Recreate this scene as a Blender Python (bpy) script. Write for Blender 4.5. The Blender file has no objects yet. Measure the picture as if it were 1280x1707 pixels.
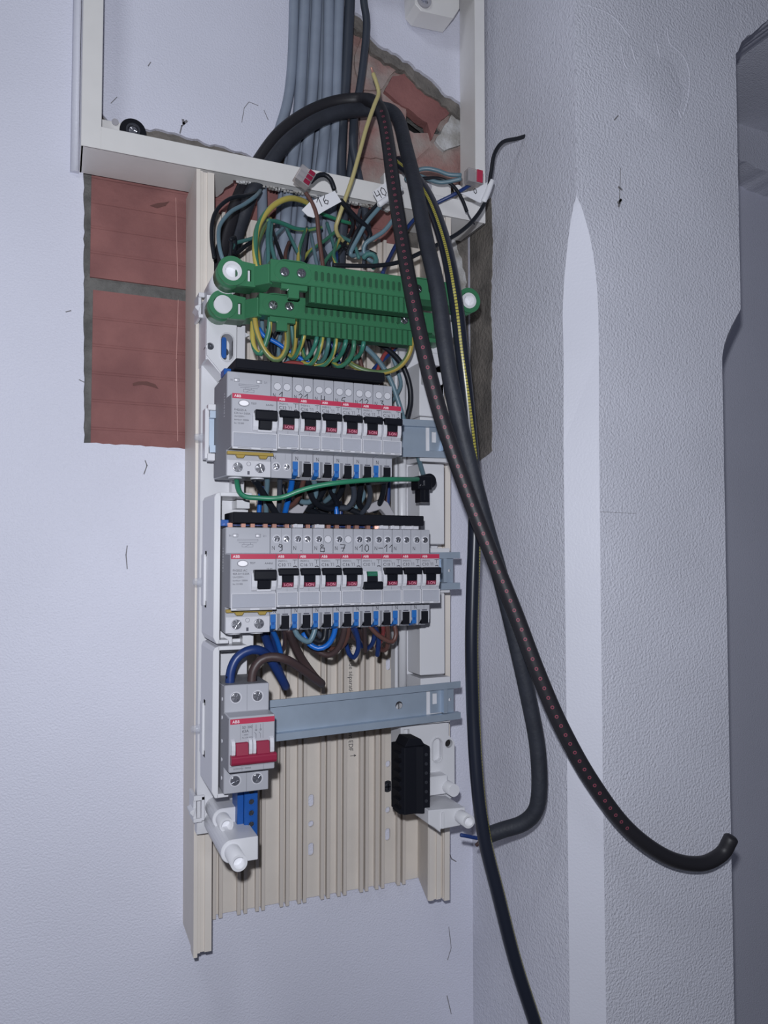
import bpy, bmesh, math, random
from mathutils import Vector, Matrix
from mathutils.geometry import delaunay_2d_cdt
random.seed(7)
C = bpy.context.scene.collection
SC = bpy.context.scene
Z0 = 1450.0          # camera height over the floor, mm (all shapes are built in mm; z is given relative to the camera height)

# ------------------------------------------------------------------ camera
FPX, YAW, PIT = 1282.0, math.radians(23.0), math.radians(2.4)
CYP = 925.0 - FPX * math.tan(PIT)          # principal row (slight lens shift)
CAMY = -752.0
cam = bpy.data.objects.new('camera', bpy.data.cameras.new('camera')); C.objects.link(cam)
cam.data.sensor_fit = 'VERTICAL'; cam.data.sensor_height = 36.0
cam.data.lens = FPX / 1707.0 * 36.0
cam.data.shift_y = (CYP - 853.5) / 1707.0
cam.data.clip_start = 0.01
cam.location = (0, CAMY * .001, Z0 * .001)
cam.rotation_euler = (math.radians(90) + PIT, 0, -YAW)
SC.camera = cam
_sy, _cy, _sp, _cp = math.sin(YAW), math.cos(YAW), math.sin(PIT), math.cos(PIT)
_F = Vector((_sy * _cp, _cy * _cp, _sp)); _R = Vector((_cy, -_sy, 0)); _U = Vector((-_sy * _sp, -_cy * _sp, _cp))
def P(x, y, Y):
    """photo pixel seen at wall distance Y (mm, negative = in front of the wall) -> scene point in mm"""
    d = _F + _R * ((x - 640) / FPX) + _U * ((CYP - y) / FPX)
    t = (Y - CAMY) / d.y
    return Vector((d.x * t, Y, d.z * t))

# ------------------------------------------------------------------ world and lights
w = bpy.data.worlds.new('world'); SC.world = w; w.use_nodes = True
bg = w.node_tree.nodes['Background']; bg.inputs[0].default_value = (.70, .76, 1.0, 1); bg.inputs[1].default_value = 0.09
def lamp(name, kind, loc, power, color, **kw):
    l = bpy.data.lights.new(name, kind); l.energy = power; l.color = color
    for k, v in kw.items(): setattr(l, k, v)
    o = bpy.data.objects.new(name, l); C.objects.link(o); o.location = loc
    return o
lamp('phone_flash', 'POINT', (-.018, -.765, (Z0 + 42) * .001), 16.5, (.90, .93, 1.0), shadow_soft_size=.006)
lamp('ceiling_lamp', 'POINT', (-.30, -.78, (Z0 + 900) * .001), 6.0, (.90, .94, 1.0), shadow_soft_size=.12)
SC.view_settings.view_transform = 'Standard'; SC.view_settings.look = 'None'
SC.view_settings.gamma = 1.0; SC.view_settings.use_curve_mapping = False
SC.view_settings.exposure = -0.16

# ------------------------------------------------------------------ materials
def srgb(h):
    def f(c):
        c /= 255.
        return c / 12.92 if c <= .04045 else ((c + .055) / 1.055) ** 2.4
    return tuple(f(c) for c in h) + (1,)
M = {}
def mat(name, col, rough=.5, metal=0., var=.0, scale=40., bump=0., bscale=300., spec=.5, col2=None):
    m = bpy.data.materials.new(name); m.use_nodes = True; nt = m.node_tree; b = nt.nodes['Principled BSDF']
    c = srgb(col); b.inputs['Base Color'].default_value = c
    b.inputs['Roughness'].default_value = rough; b.inputs['Metallic'].default_value = metal
    b.inputs['Specular IOR Level'].default_value = spec
    tc = nt.nodes.new('ShaderNodeTexCoord')
    if var or col2:
        n = nt.nodes.new('ShaderNodeTexNoise'); n.inputs['Scale'].default_value = scale; n.inputs['Detail'].default_value = 4
        nt.links.new(tc.outputs['Object'], n.inputs['Vector'])
        r = nt.nodes.new('ShaderNodeValToRGB'); r.color_ramp.elements[0].position = .35; r.color_ramp.elements[1].position = .65
        r.color_ramp.elements[0].color = srgb(col2) if col2 else tuple(x * (1 - var) for x in c[:3]) + (1,)
        r.color_ramp.elements[1].color = c if col2 else tuple(min(1, x * (1 + var)) for x in c[:3]) + (1,)
        nt.links.new(n.outputs['Fac'], r.inputs['Fac']); nt.links.new(r.outputs['Color'], b.inputs['Base Color'])
    if bump:
        n2 = nt.nodes.new('ShaderNodeTexNoise'); n2.inputs['Scale'].default_value = bscale; n2.inputs['Detail'].default_value = 3
        nt.links.new(tc.outputs['Object'], n2.inputs['Vector'])
        bp = nt.nodes.new('ShaderNodeBump'); bp.inputs['Strength'].default_value = bump; bp.inputs['Distance'].default_value = .002
        nt.links.new(n2.outputs['Fac'], bp.inputs['Height']); nt.links.new(bp.outputs['Normal'], b.inputs['Normal'])
    M[name] = m
    return m
mat('paint', (222, 223, 237), .55, var=.03, scale=5., bump=.42, bscale=560.)
mat('paint_side', (216, 217, 228), .5, var=.05, scale=7., bump=.75, bscale=440.)
mat('paint_smooth', (214, 215, 226), .5, var=.02, scale=9., bump=.15, bscale=500.)
mat('plaster_old', (205, 205, 206), .9, col2=(160, 156, 150), scale=60., bump=.6, bscale=250.)
mat('render', (128, 122, 116), .95, col2=(100, 96, 92), scale=45., bump=.9, bscale=260.)
mat('mortar', (122, 121, 118), .95, col2=(96, 95, 93), scale=60., bump=1., bscale=300.)
mat('brick', (150, 102, 98), .85, col2=(132, 88, 86), scale=22., bump=.4, bscale=200.)
mat('brick_dirty', (160, 116, 110), .9, col2=(166, 154, 148), scale=26., bump=.9, bscale=160.)
mat('cavity', (30, 28, 28), .95)
mat('crack', (128, 126, 130), .9)
mat('brick_shade', (108, 74, 70), .95)  # shade inside the brick chips, put into the colour
mat('frame_pvc', (226, 224, 222), .4, var=.02)
mat('trunk_pvc', (222, 214, 205), .45, var=.03, scale=30.)
mat('trunk_rib', (212, 203, 194), .45)
mat('white_abs', (212, 212, 216), .32)
mat('breaker', (168, 169, 176), .42)
mat('breaker_cap', (200, 200, 206), .35)
mat('breaker_dark', (126, 127, 134), .5)
mat('label_grey', (172, 173, 180), .4)
mat('card', (144, 147, 158), .5)
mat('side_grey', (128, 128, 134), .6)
mat('chalk', (186, 140, 134), .9)
mat('red_print', (178, 50, 78), .4)
mat('red_lever', (138, 34, 62), .35)
mat('on_red', (104, 22, 50), .5)
mat('off_green', (20, 96, 70), .5)
mat('black_abs', (16, 18, 26), .4, spec=.3)
mat('black_matte', (14, 16, 25), .7, spec=.2)
mat('black_text', (46, 46, 56), .6)
mat('ink', (38, 38, 46), .6)
mat('grey_text', (84, 84, 96), .6)
mat('white_text', (238, 236, 240), .5)
mat('red_text', (236, 150, 170), .5)
mat('yellow_clip', (160, 136, 62), .4)
mat('blue_abs', (30, 84, 158), .35)
mat('blue_port', (38, 104, 176), .4)
mat('zinc', (170, 184, 200), .42, metal=.5, var=.04, scale=60.)
mat('chrome', (226, 226, 232), .24, metal=1.)
mat('steel_dark', (84, 86, 94), .4, metal=.75)
mat('copper', (236, 178, 160), .3, metal=.8)
mat('green_abs', (58, 116, 82), .34)
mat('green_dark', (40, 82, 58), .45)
mat('tag_paper', (226, 226, 230), .6)
mat('ring_grey', (168, 166, 172), .5)
# wires
mat('w_black', (26, 29, 36), .42, spec=.35)
mat('w_rubber', (42, 45, 54), .6, var=.12, scale=60., bump=.25, bscale=180.)
mat('w_greycable', (136, 146, 162), .55, var=.06, scale=40.)
mat('w_darkgrey', (58, 64, 75), .5, var=.06)
mat('w_blue', (24, 100, 188), .35)
mat('w_navy', (30, 54, 110), .38)
mat('w_steel', (98, 124, 136), .38)
mat('w_teal', (70, 116, 114), .38)
mat('w_brown', (94, 64, 58), .42)
mat('w_darkbrown', (70, 55, 55), .45)
mat('w_redbrown', (140, 62, 62), .42)
mat('w_green', (46, 122, 92), .36)
mat('w_bare', (182, 170, 118), .4)

def clear_mat(name, tint, mixv, rough=.08):
    m = bpy.data.materials.new(name); m.use_nodes = True; nt = m.node_tree; nt.nodes.clear()
    out = nt.nodes.new('ShaderNodeOutputMaterial'); mx = nt.nodes.new('ShaderNodeMixShader')
    tr = nt.nodes.new('ShaderNodeBsdfTransparent'); tr.inputs[0].default_value = tint
    pr = nt.nodes.new('ShaderNodeBsdfPrincipled'); pr.inputs['Base Color'].default_value = (.8, .8, .84, 1); pr.inputs['Roughness'].default_value = rough
    mx.inputs[0].default_value = mixv
    nt.links.new(tr.outputs[0], mx.inputs[1]); nt.links.new(pr.outputs[0], mx.inputs[2]); nt.links.new(mx.outputs[0], out.inputs[0])
    M[name] = m
clear_mat('clear', (.93, .94, .96, 1), .22)
clear_mat('smoke_clear', (.66, .60, .57, 1), .3, .15)

def stripe_mat(name, ca, cb, share=.55, twist=.02, phase=0.):
    """two-colour insulation: colour follows the angle round the wire (uv.y) with a slow twist along it (uv.x in mm)"""
    m = bpy.data.materials.new(name); m.use_nodes = True; nt = m.node_tree; b = nt.nodes['Principled BSDF']
    b.inputs['Roughness'].default_value = .38
    uv = nt.nodes.new('ShaderNodeUVMap'); uv.uv_map = 'UVMap'
    sp = nt.nodes.new('ShaderNodeSeparateXYZ'); nt.links.new(uv.outputs[0], sp.inputs[0])
    a = nt.nodes.new('ShaderNodeMath'); a.operation = 'MULTIPLY_ADD'; a.inputs[1].default_value = twist
    nt.links.new(sp.outputs[0], a.inputs[0]); nt.links.new(sp.outputs[1], a.inputs[2])
    a2 = nt.nodes.new('ShaderNodeMath'); a2.inputs[1].default_value = phase; nt.links.new(a.outputs[0], a2.inputs[0])
    fr = nt.nodes.new('ShaderNodeMath'); fr.operation = 'FRACT'; nt.links.new(a2.outputs[0], fr.inputs[0])
    r = nt.nodes.new('ShaderNodeValToRGB'); e = r.color_ramp.elements; r.color_ramp.interpolation = 'CONSTANT'
    e[0].position = 0; e[0].color = srgb(ca); e[1].position = share; e[1].color = srgb(cb)
    nt.links.new(fr.outputs[0], r.inputs[0]); nt.links.new(r.outputs[0], b.inputs['Base Color'])
    M[name] = m
YEL, GRN, DGRN = (182, 168, 84), (58, 116, 92), (52, 104, 92)
stripe_mat('w_yg_yellow', YEL, GRN, .72, .006, .15)
stripe_mat('w_yg_half', YEL, GRN, .5, .012)
stripe_mat('w_yg_green', (150, 150, 70), GRN, .25, .01)
stripe_mat('w_yg_ochre', (168, 148, 72), (92, 116, 78), .75, .004, .1)
stripe_mat('w_yg_teal', (120, 150, 90), (54, 122, 106), .2, .01)

def print_mat(name, base, ink, pitch, rin, rout, circ, rough=.45, dash=None, span=None, turn=None):
    """cable sheath with a row of printed rings (or dashes) along the side uv.y = .5"""
    m = bpy.data.materials.new(name); m.use_nodes = True; nt = m.node_tree; b = nt.nodes['Principled BSDF']
    b.inputs['Roughness'].default_value = rough; b.inputs['Specular IOR Level'].default_value = .45
    N = lambda op, a=None, v=None, c=None: _math(nt, op, a, v, c)
    uv = nt.nodes.new('ShaderNodeUVMap'); uv.uv_map = 'UVMap'
    sp = nt.nodes.new('ShaderNodeSeparateXYZ'); nt.links.new(uv.outputs[0], sp.inputs[0])
    u = N('MULTIPLY', sp.outputs[0], 1. / pitch); u = N('FRACT', u); u = N('SUBTRACT', u, .5); u = N('MULTIPLY', u, pitch)
    v = N('SUBTRACT', sp.outputs[1], .5)
    if turn: v = N('SUBTRACT', v, N('MINIMUM', N('MULTIPLY', N('MAXIMUM', N('SUBTRACT', sp.outputs[0], turn[0]), 0.), turn[1]), turn[2]) if turn[1] > 0 else N('MAXIMUM', N('MULTIPLY', N('MAXIMUM', N('SUBTRACT', sp.outputs[0], turn[0]), 0.), turn[1]), turn[2]))
    v = N('MULTIPLY', v, circ)
    if dash:
        au = N('ABSOLUTE', u); av = N('ABSOLUTE', v)
        fac = N('MULTIPLY', N('LESS_THAN', au, dash[0]), N('LESS_THAN', av, dash[1]))
    else:
        d = N('SQRT', N('ADD', N('MULTIPLY', u, u), N('MULTIPLY', v, v)))
        fac = N('MULTIPLY', N('LESS_THAN', d, rout), N('GREATER_THAN', d, rin))
    if span: fac = N('MULTIPLY', fac, N('MULTIPLY', N('GREATER_THAN', sp.outputs[0], span[0]), N('LESS_THAN', sp.outputs[0], span[1])))
    mx = nt.nodes.new('ShaderNodeMix'); mx.data_type = 'RGBA'
    mx.inputs['A'].default_value = srgb(base); mx.inputs['B'].default_value = srgb(ink)
    nt.links.new(fac, mx.inputs['Factor']); nt.links.new(mx.outputs['Result'], b.inputs['Base Color'])
    M[name] = m
def _math(nt, op, a, b=None, c=None):
    n = nt.nodes.new('ShaderNodeMath'); n.operation = op
    for i, x in enumerate((a, b, c)):
        if x is None: continue
        if isinstance(x, (int, float)): n.inputs[i].default_value = x
        else: nt.links.new(x, n.inputs[i])
    return n.outputs[0]
print_mat('w_ringprint', (36, 35, 40), (134, 66, 82), 8.2, .75, 1.5, 40., .5, span=(330, 1060))
print_mat('w_yellowprint', (32, 36, 48), (168, 160, 74), 2.6, 0, 0, 40., .3, dash=(1.0, 1.3), turn=(260., -.0010, -.2))

# ------------------------------------------------------------------ mesh builder (mm)
def inpoly(p, poly):
    c = False; n = len(poly)
    for i in range(n):
        a, b = poly[i], poly[i - 1]
        if (a[1] > p.y) != (b[1] > p.y) and p.x < (b[0] - a[0]) * (p.y - a[1]) / (b[1] - a[1]) + a[0]: c = not c
    return c
class MB:
    def __init__(s): s.v = []; s.f = []; s.uv = None; s.sm = set()
    def add(s, vs, fs, smooth=False):
        o = len(s.v); s.v += [tuple(p) for p in vs]
        for f in fs:
            if smooth: s.sm.add(len(s.f))
            s.f.append(tuple(i + o for i in f))
        return s
    def box(s, x0, x1, y0, y1, z0, z1):
        if x0 > x1: x0, x1 = x1, x0
        if y0 > y1: y0, y1 = y1, y0
        if z0 > z1: z0, z1 = z1, z0
        v = [(x0, y0, z0), (x1, y0, z0), (x1, y1, z0), (x0, y1, z0), (x0, y0, z1), (x1, y0, z1), (x1, y1, z1), (x0, y1, z1)]
        return s.add(v, [(0, 3, 2, 1), (4, 5, 6, 7), (0, 1, 5, 4), (1, 2, 6, 5), (2, 3, 7, 6), (3, 0, 4, 7)])
    def prism(s, poly, a0, a1, axis, smooth=False):
        """extrude a 2-D polygon along an axis: axis x takes (y,z), y takes (x,z), z takes (x,y)"""
        n = len(poly)
        def pt(p, a): return {'x': (a, p[0], p[1]), 'y': (p[0], a, p[1]), 'z': (p[0], p[1], a)}[axis]
        v = [pt(p, a0) for p in poly] + [pt(p, a1) for p in poly]
        s.add(v, [tuple(range(n)), tuple(range(2 * n - 1, n - 1, -1))])
        o = len(s.v) - 2 * n
        for i in range(n):
            if smooth: s.sm.add(len(s.f))
            s.f.append((o + i, o + (i + 1) % n, o + n + (i + 1) % n, o + n + i))
        return s
    def cyl(s, c, r, h, axis='y', n=20, r2=None, smooth=True):
        """cylinder from c along +axis by h (h may be negative)"""
        r2 = r if r2 is None else r2
        vs = []
        for k, (rr, a) in enumerate(((r, 0), (r2, h))):
            for i in range(n):
                t = 2 * math.pi * i / n; p, q = rr * math.cos(t), rr * math.sin(t)
                vs.append({'x': (c[0] + a, c[1] + p, c[2] + q), 'y': (c[0] + p, c[1] + a, c[2] + q), 'z': (c[0] + p, c[1] + q, c[2] + a)}[axis])
        s.add(vs, [tuple(range(n)), tuple(range(2 * n - 1, n - 1, -1))])
        o = len(s.v) - 2 * n
        for i in range(n):
            if smooth: s.sm.add(len(s.f))
            s.f.append((o + i, o + (i + 1) % n, o + n + (i + 1) % n, o + n + i))
        return s
    def pipe(s, c, ro, ri, h, n=24, floor=None):
        """hollow tube along y from c to c+h, open at the far end, closed inside at depth floor from that end"""
        fl = h * .35 if floor is None else math.copysign(floor, h)
        prof = [(ro, 0), (ro, h), (ri, h), (ri, h - fl)]
        vs = []
        for rr, a in prof:
            for i in range(n):
                t = 2 * math.pi * i / n; vs.append((c[0] + rr * math.cos(t), c[1] + a, c[2] + rr * math.sin(t)))
        o = len(s.v); s.v += vs
        for k in range(3):
            for i in range(n):
                if k != 1: s.sm.add(len(s.f))
                s.f.append((o + k * n + i, o + k * n + (i + 1) % n, o + (k + 1) * n + (i + 1) % n, o + (k + 1) * n + i))
        s.f.append(tuple(o + 3 * n + i for i in range(n))); s.f.append(tuple(o + i for i in range(n - 1, -1, -1)))
        return s
    def plate(s, outer, holes, y0, y1):
        """flat plate in the xz plane with holes, between y0 and y1"""
        pts = []; edges = []; loops = []
        for lp in [outer] + list(holes):
            o = len(pts); n = len(lp); pts += [Vector((p[0], p[1])) for p in lp]
            edges += [(o + i, o + (i + 1) % n) for i in range(n)]
        vo, eo, fo, _a, oe, _b = delaunay_2d_cdt(pts, edges, [], 1, 1e-4)
        if holes: fo = [f for f in fo if not any(inpoly(sum((vo[i] for i in f), Vector((0, 0))) / len(f), h) for h in holes)]
        n = len(vo)
        v0 = [(v.x, y0, v.y) for v in vo]; v1 = [(v.x, y1, v.y) for v in vo]
        cnt = {}
        for f in fo:
            for i in range(len(f)):
                k = (f[i], f[(i + 1) % len(f)]); cnt[k] = cnt.get(k, 0) + 1
        sides = [(a, b, b + n, a + n) for (a, b) in cnt if (b, a) not in cnt]
        s.add(v0 + v1, [tuple(f) for f in fo] + [tuple(i + n for i in reversed(f)) for f in fo] + sides)
        return s
    def ribbon(s, pts, y, wd, th=.12):
        """flat pen stroke in the xz plane facing -y"""
        for (a, b) in zip(pts[:-1], pts[1:]):
            d = Vector((b[0] - a[0], b[1] - a[1])); L = d.length
            if L < 1e-6: continue
            d /= L; n = Vector((-d.y, d.x)) * wd / 2; e = d * wd * .35
            q = [(a[0] - e.x + n.x, a[1] - e.y + n.y), (a[0] - e.x - n.x, a[1] - e.y - n.y), (b[0] + e.x - n.x, b[1] + e.y - n.y), (b[0] + e.x + n.x, b[1] + e.y + n.y)]
            s.add([(p[0], y - th, p[1]) for p in q] + [(p[0], y, p[1]) for p in q], [(0, 1, 2, 3), (0, 4, 5, 1), (1, 5, 6, 2), (2, 6, 7, 3), (3, 7, 4, 0)])
        return s
    def text(s, body, x, z, y, size, align='LEFT', rot=0., th=.1, sx=1., shear=0.):
        vs, fs = text_geo(body, align, shear)
        c, sn = math.cos(rot), math.sin(rot)
        out = []
        for (a, b) in vs:
            a *= size * sx; b *= size
            out.append((x + a * c - b * sn, y - th, z + a * sn + b * c))
        return s.add(out, fs)
    def screw(s, x, y, z, r, n=16):
        """cross-head screw seen from the front (-y): rim disc and four raised quadrants"""
        s.cyl((x, y, z), r, -.5, 'y', n)
        rot = random.uniform(0, 1.5)
        for k in range(4):
            a0 = rot + k * math.pi / 2 + .26; a1 = rot + (k + 1) * math.pi / 2 - .26
            pts = [(x + .22 * r * math.cos((a0 + a1) / 2), z + .22 * r * math.sin((a0 + a1) / 2))]
            for j in range(4):
                t = a0 + (a1 - a0) * j / 3; pts.append((x + .88 * r * math.cos(t), z + .88 * r * math.sin(t)))
            s.prism(pts, y - .5, y - 1.1, 'y')
            o = len(s.v) - len(pts); s.v[o] = (s.v[o][0], y - 1.1 + random.uniform(.0, .5), s.v[o][2])
            for j in range(1, 5): p_ = s.v[o + j]; s.v[o + j] = (p_[0], y - .75 + random.uniform(-.1, .1), p_[2])
        return s

_TG = {}
def text_geo(body, align, shear):
    k = (body, align, shear)
    if k not in _TG:
        cu = bpy.data.curves.new('t', 'FONT'); cu.body = body; cu.size = 1.0; cu.align_x = align; cu.resolution_u = 2; cu.shear = shear
        ob = bpy.data.objects.new('t', cu)
        me = bpy.data.meshes.new_from_object(ob)
        _TG[k] = ([(v.co.x, v.co.y) for v in me.vertices], [tuple(p.vertices) for p in me.polygons])
        bpy.data.objects.remove(ob); bpy.data.curves.remove(cu); bpy.data.meshes.remove(me)
    return _TG[k]

ORG = {}
def mesh_from(mb, name, material, org, bevel=0., seg=1, recalc=True):
    me = bpy.data.meshes.new(name)
    me.from_pydata([((p[0] - org[0]) * .001, (p[1] - org[1]) * .001, (p[2] - org[2]) * .001) for p in mb.v], [], mb.f)
    for i in mb.sm: me.polygons[i].use_smooth = True
    if mb.uv:
        uvl = me.uv_layers.new(name='UVMap')
        for i, uv in enumerate(mb.uv): uvl.data[i].uv = uv
    elif recalc or bevel:
        bm = bmesh.new(); bm.from_mesh(me)
        bmesh.ops.recalc_face_normals(bm, faces=bm.faces[:])
        if bevel:
            es = [e for e in bm.edges if len(e.link_faces) == 2 and e.calc_face_angle(0) > .6 and e.calc_length() > bevel * .0011]
            bmesh.ops.bevel(bm, geom=es, offset=bevel * .001, segments=seg, profile=.5, affect='EDGES', clamp_overlap=True)
        bm.to_mesh(me); bm.free()
    me.materials.append(M[material]); me.update()
    return me
def thing(name, label, cat, org, group=None):
    o = bpy.data.objects.new(name, None); C.objects.link(o); o.empty_display_size = .01
    o.location = (org[0] * .001, org[1] * .001, (org[2] + Z0) * .001); ORG[o] = tuple(org)
    o['label'] = label; o['category'] = cat
    if group: o['group'] = group
    return o
def part(name, mb, material, parent, bevel=0., seg=1, label=None, kind=None):
    me = mb if isinstance(mb, bpy.types.Mesh) else mesh_from(mb, name, material, ORG[parent], bevel, seg)
    o = bpy.data.objects.new(name, me); C.objects.link(o); o.parent = parent; ORG[o] = ORG[parent]
    if label: o['label'] = label
    if kind: o['kind'] = kind
    return o
def single(name, mb, material, label, cat, group=None, bevel=0., seg=1, kind=None):
    xs = [p[0] for p in mb.v]; ys = [p[1] for p in mb.v]; zs = [p[2] for p in mb.v]
    org = ((min(xs) + max(xs)) / 2, (min(ys) + max(ys)) / 2, min(zs))
    o = bpy.data.objects.new(name, mesh_from(mb, name, material, org, bevel, seg)); C.objects.link(o)
    o.location = (org[0] * .001, org[1] * .001, (org[2] + Z0) * .001); ORG[o] = org
    if kind: o['kind'] = kind
    else: o['label'] = label; o['category'] = cat
    if kind and label: o['label'] = label
    if group: o['group'] = group
    return o

# ================================================================== SETTING
def px(pts, Y=0.): return [(p.x, p.z) for p in (P(a, b, Y) for a, b in pts)]
def jag(pts, amp, step):
    """roughen a broken edge"""
    out = []
    for a, b in zip(pts[:-1], pts[1:]):
        a = Vector(a); b = Vector(b); n = max(1, int((b - a).length / step)); q = (b - a).orthogonal().normalized() if (b - a).length else Vector((0, 0))
        for i in range(n):
            out.append(tuple(a.lerp(b, i / n) + q * random.uniform(-amp, amp)))
    out.append(tuple(pts[-1])); return out
XR = 424.6      # inner corner where the back wall meets the pilaster
FLOOR, TOP = -Z0, 1250.
# back wall: painted plaster skin with the broken-out opening
left = [(17.5, 420), (16.8, 358), (18.6, 250), (20.2, 150), (20.8, 103)]
bot = [(20.8, 103), (70, 102.5), (121, 101.5), (250, 100), (390, 101), (XR - .2, 104)]
right = [(XR - .2, 104), (XR - .2, 470)]
topr = px([(768, 172), (745, 158), (728, 140), (700, 118), (668, 94), (640, 80), (617, 58), (603, 25), (580, 15)])
topl = px([(505, 150), (472, 252), (430, 263), (392, 250), (350, 240), (300, 223), (240, 213), (180, 203), (160, 178)])
hole = jag(left, .6, 6)[:-1] + jag(bot, .7, 5)[:-1] + jag([right[0], right[1], topr[0]], .0, 40)[:-1] + jag(topr, 1.6, 5)[:-1] + jag([topr[-1]] + topl, 1.4, 5)[:-1]
mb = MB().plate([(-1300, FLOOR), (XR, FLOOR), (XR, TOP), (-1300, TOP)], [hole], 0, 7)
wall = single('wall_back', mb, 'paint', 'white painted plaster wall with a broken-out brick opening behind the trunking', None, kind='structure')
# grey render left along the upper broken edges and the lower layer of mortar behind
bandR = px([(772, 196), (752, 182), (735, 165), (706, 146), (676, 116), (645, 100), (622, 84), (606, 50), (560, 30), (560, -20), (780, -20)])
bandL = px([(160, 170), (165, 205), (205, 226), (240, 236), (300, 243), (350, 254), (400, 268), (440, 276), (490, 262), (520, 130), (160, 130)])
part('render_layer', MB().plate(jag(bandR[:9], 1.8, 5) + bandR[9:], [], 4, 16), 'render', wall)
part('render_layer', MB().plate(jag(bandL[:9], 1.6, 5) + bandL[9:], [], 4, 16), 'render', wall)
part('render_layer', MB().plate(jag([(345, 92), (345, 395)], .3, 9) + [(XR - .5, 395), (XR - .5, 92)], [], 3, 16), 'render', wall)
part('plaster_remnant', MB().plate(jag(px([(742, 385), (756, 392), (770, 430), (778, 470), (774, 560), (770, 650), (765, 772)]), 1.2, 5) + px([(742, 772)]), [], 1.2, 4), 'plaster_old', wall)
cav = px([(678, 172), (700, 188), (722, 205), (742, 226), (716, 222), (690, 222), (676, 214)], 14)
part('mortar_bed', MB().plate([(8, 85), (XR + 4, 85), (XR + 4, 520), (8, 520)], [cav], 13.5, 40), 'mortar', wall)
part('cavity_back', MB().plate([(300, 400), (420, 400), (420, 520), (300, 520)], [], 70, 74), 'cavity', wall)
# individual bricks, faintly grooved along their length
def brick(x0, x1, z0, z1, y, m, cut=None):
    b = MB(); n = 6; h = (z1 - z0) / n; yy = y
    pr = [(y + 14, z0), (yy, z0)]
    for i in range(1, n):
        zc = z0 + i * h
        pr += [(yy, zc - 1.6), (yy + .7, zc - .6), (yy + .7, zc + .6), (yy, zc + 1.6)]
    pr += [(yy, z1), (y + 14, z1)]
    b.prism(pr, x0, x1, 'x')
    o = part('brick', b, m, wall)
    return o
for x0, x1, z0, z1, m in [(27, 236, 92, 249, 'brick'), (248, 462, 92, 249, 'brick'),
                          (24, 128, 261, 405, 'brick'), (140, 346, 261, 405, 'brick'), (358, 440, 261, 405, 'brick'),
                          (27, 236, 417, 520, 'brick')]:
    brick(x0, min(x1, XR + 3), z0, z1, 11.0, m)
part('brick', MB().plate(px([(575, 30), (612, 50), (640, 76), (700, 112), (775, 160), (775, 316), (575, 312)], 12.2), [px([(678, 172), (700, 188), (722, 205), (742, 226), (716, 222), (690, 222), (676, 214)], 12.2)], 12.2, 15), 'brick_dirty', wall)
def shard(pts, m, y=10.): return part('brick', MB().plate(jag(px(pts + [pts[0]], y), 1.0, 6)[:-1], [], y, y + 12), m, wall)
shard([(655, 128), (690, 120), (722, 146), (745, 168), (752, 186), (735, 200), (720, 232), (712, 205), (690, 188), (660, 168), (640, 150)], 'brick', 7.)
shard([(604, 60), (640, 82), (668, 112), (650, 126), (636, 148), (600, 150), (590, 100)], 'brick_dirty', 9.)
shard([(600, 158), (650, 170), (676, 180), (674, 218), (700, 226), (716, 245), (690, 268), (600, 262)], 'brick_dirty', 9.5)
shard([(590, 268), (700, 274), (752, 250), (764, 262), (764, 312), (590, 308)], 'brick_dirty', 9.)
shard([(725, 235), (760, 182), (772, 190), (772, 240), (740, 252)], 'plaster_old', 8.)
# dark slivers painted as the shade in chips on the lower and upper bricks
part('chip_shade', MB().prism([(p[0], p[1]) for p in px([(221, 639), (231, 636), (245, 636), (259, 641), (264, 648), (252, 644), (238, 641), (222, 643)], 10.8)], 10.8, 10.2, 'y'), 'brick_shade', wall)
part('chip_shade', MB().prism([(p[0], p[1]) for p in px([(250, 343), (262, 339), (274, 338), (282, 336), (276, 343), (262, 347)], 10.8)], 10.8, 10.2, 'y'), 'brick_shade', wall)
part('chalk_line', MB().ribbon(px([(293, 330), (296, 470)], 10.9), 10.9, .7, .1), 'chalk', wall); part('chalk_line', MB().ribbon(px([(297, 500), (294, 600), (296, 735)], 10.9), 10.9, .8, .1), 'chalk', wall)
part('paint_ridge', MB().prism([(5, .5), (6, -3), (9, -5.5), (12, -5), (12.8, .5)], 352, 660, 'z', True), 'paint_smooth', wall)
# scratches and chips in the paint
def chip(pts, wd, Y, parent, axis='y'):
    part('paint_crack', MB().ribbon([(p.x, p.z) for p in (P(a, b, Y) for a, b in pts)], Y, wd, .15), 'crack', parent)
chip([(300, 222), (303, 210), (308, 206)], 1.3, 0, wall); chip([(305, 200), (306, 206), (311, 202)], 2.4, 0, wall)
chip([(403, 204), (407, 180), (415, 170), (430, 176)], .6, 0, wall); chip([(440, 184), (447, 200)], .7, 0, wall)
chip([(242, 768), (245, 776), (240, 790)], 1.0, 0, wall); chip([(212, 910), (210, 925), (212, 948)], .9, 0, wall)
chip([(110, 520), (118, 518)], 1.0, 0, wall); chip([(132, 633), (140, 637)], .8, 0, wall); chip([(247, 110), (251, 104)], .9, 0, wall)
chip([(747, 1420), (753, 1432), (760, 1436)], 1.1, 0, wall); chip([(748, 1545), (752, 1580), (746, 1600)], .7, 0, wall); chip([(745, 1660), (752, 1690)], .9, 0, wall)
chip([(185, 172), (195, 162)], .7, 0, wall); chip([(490, 100), (497, 92)], .7, 0, wall)

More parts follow.
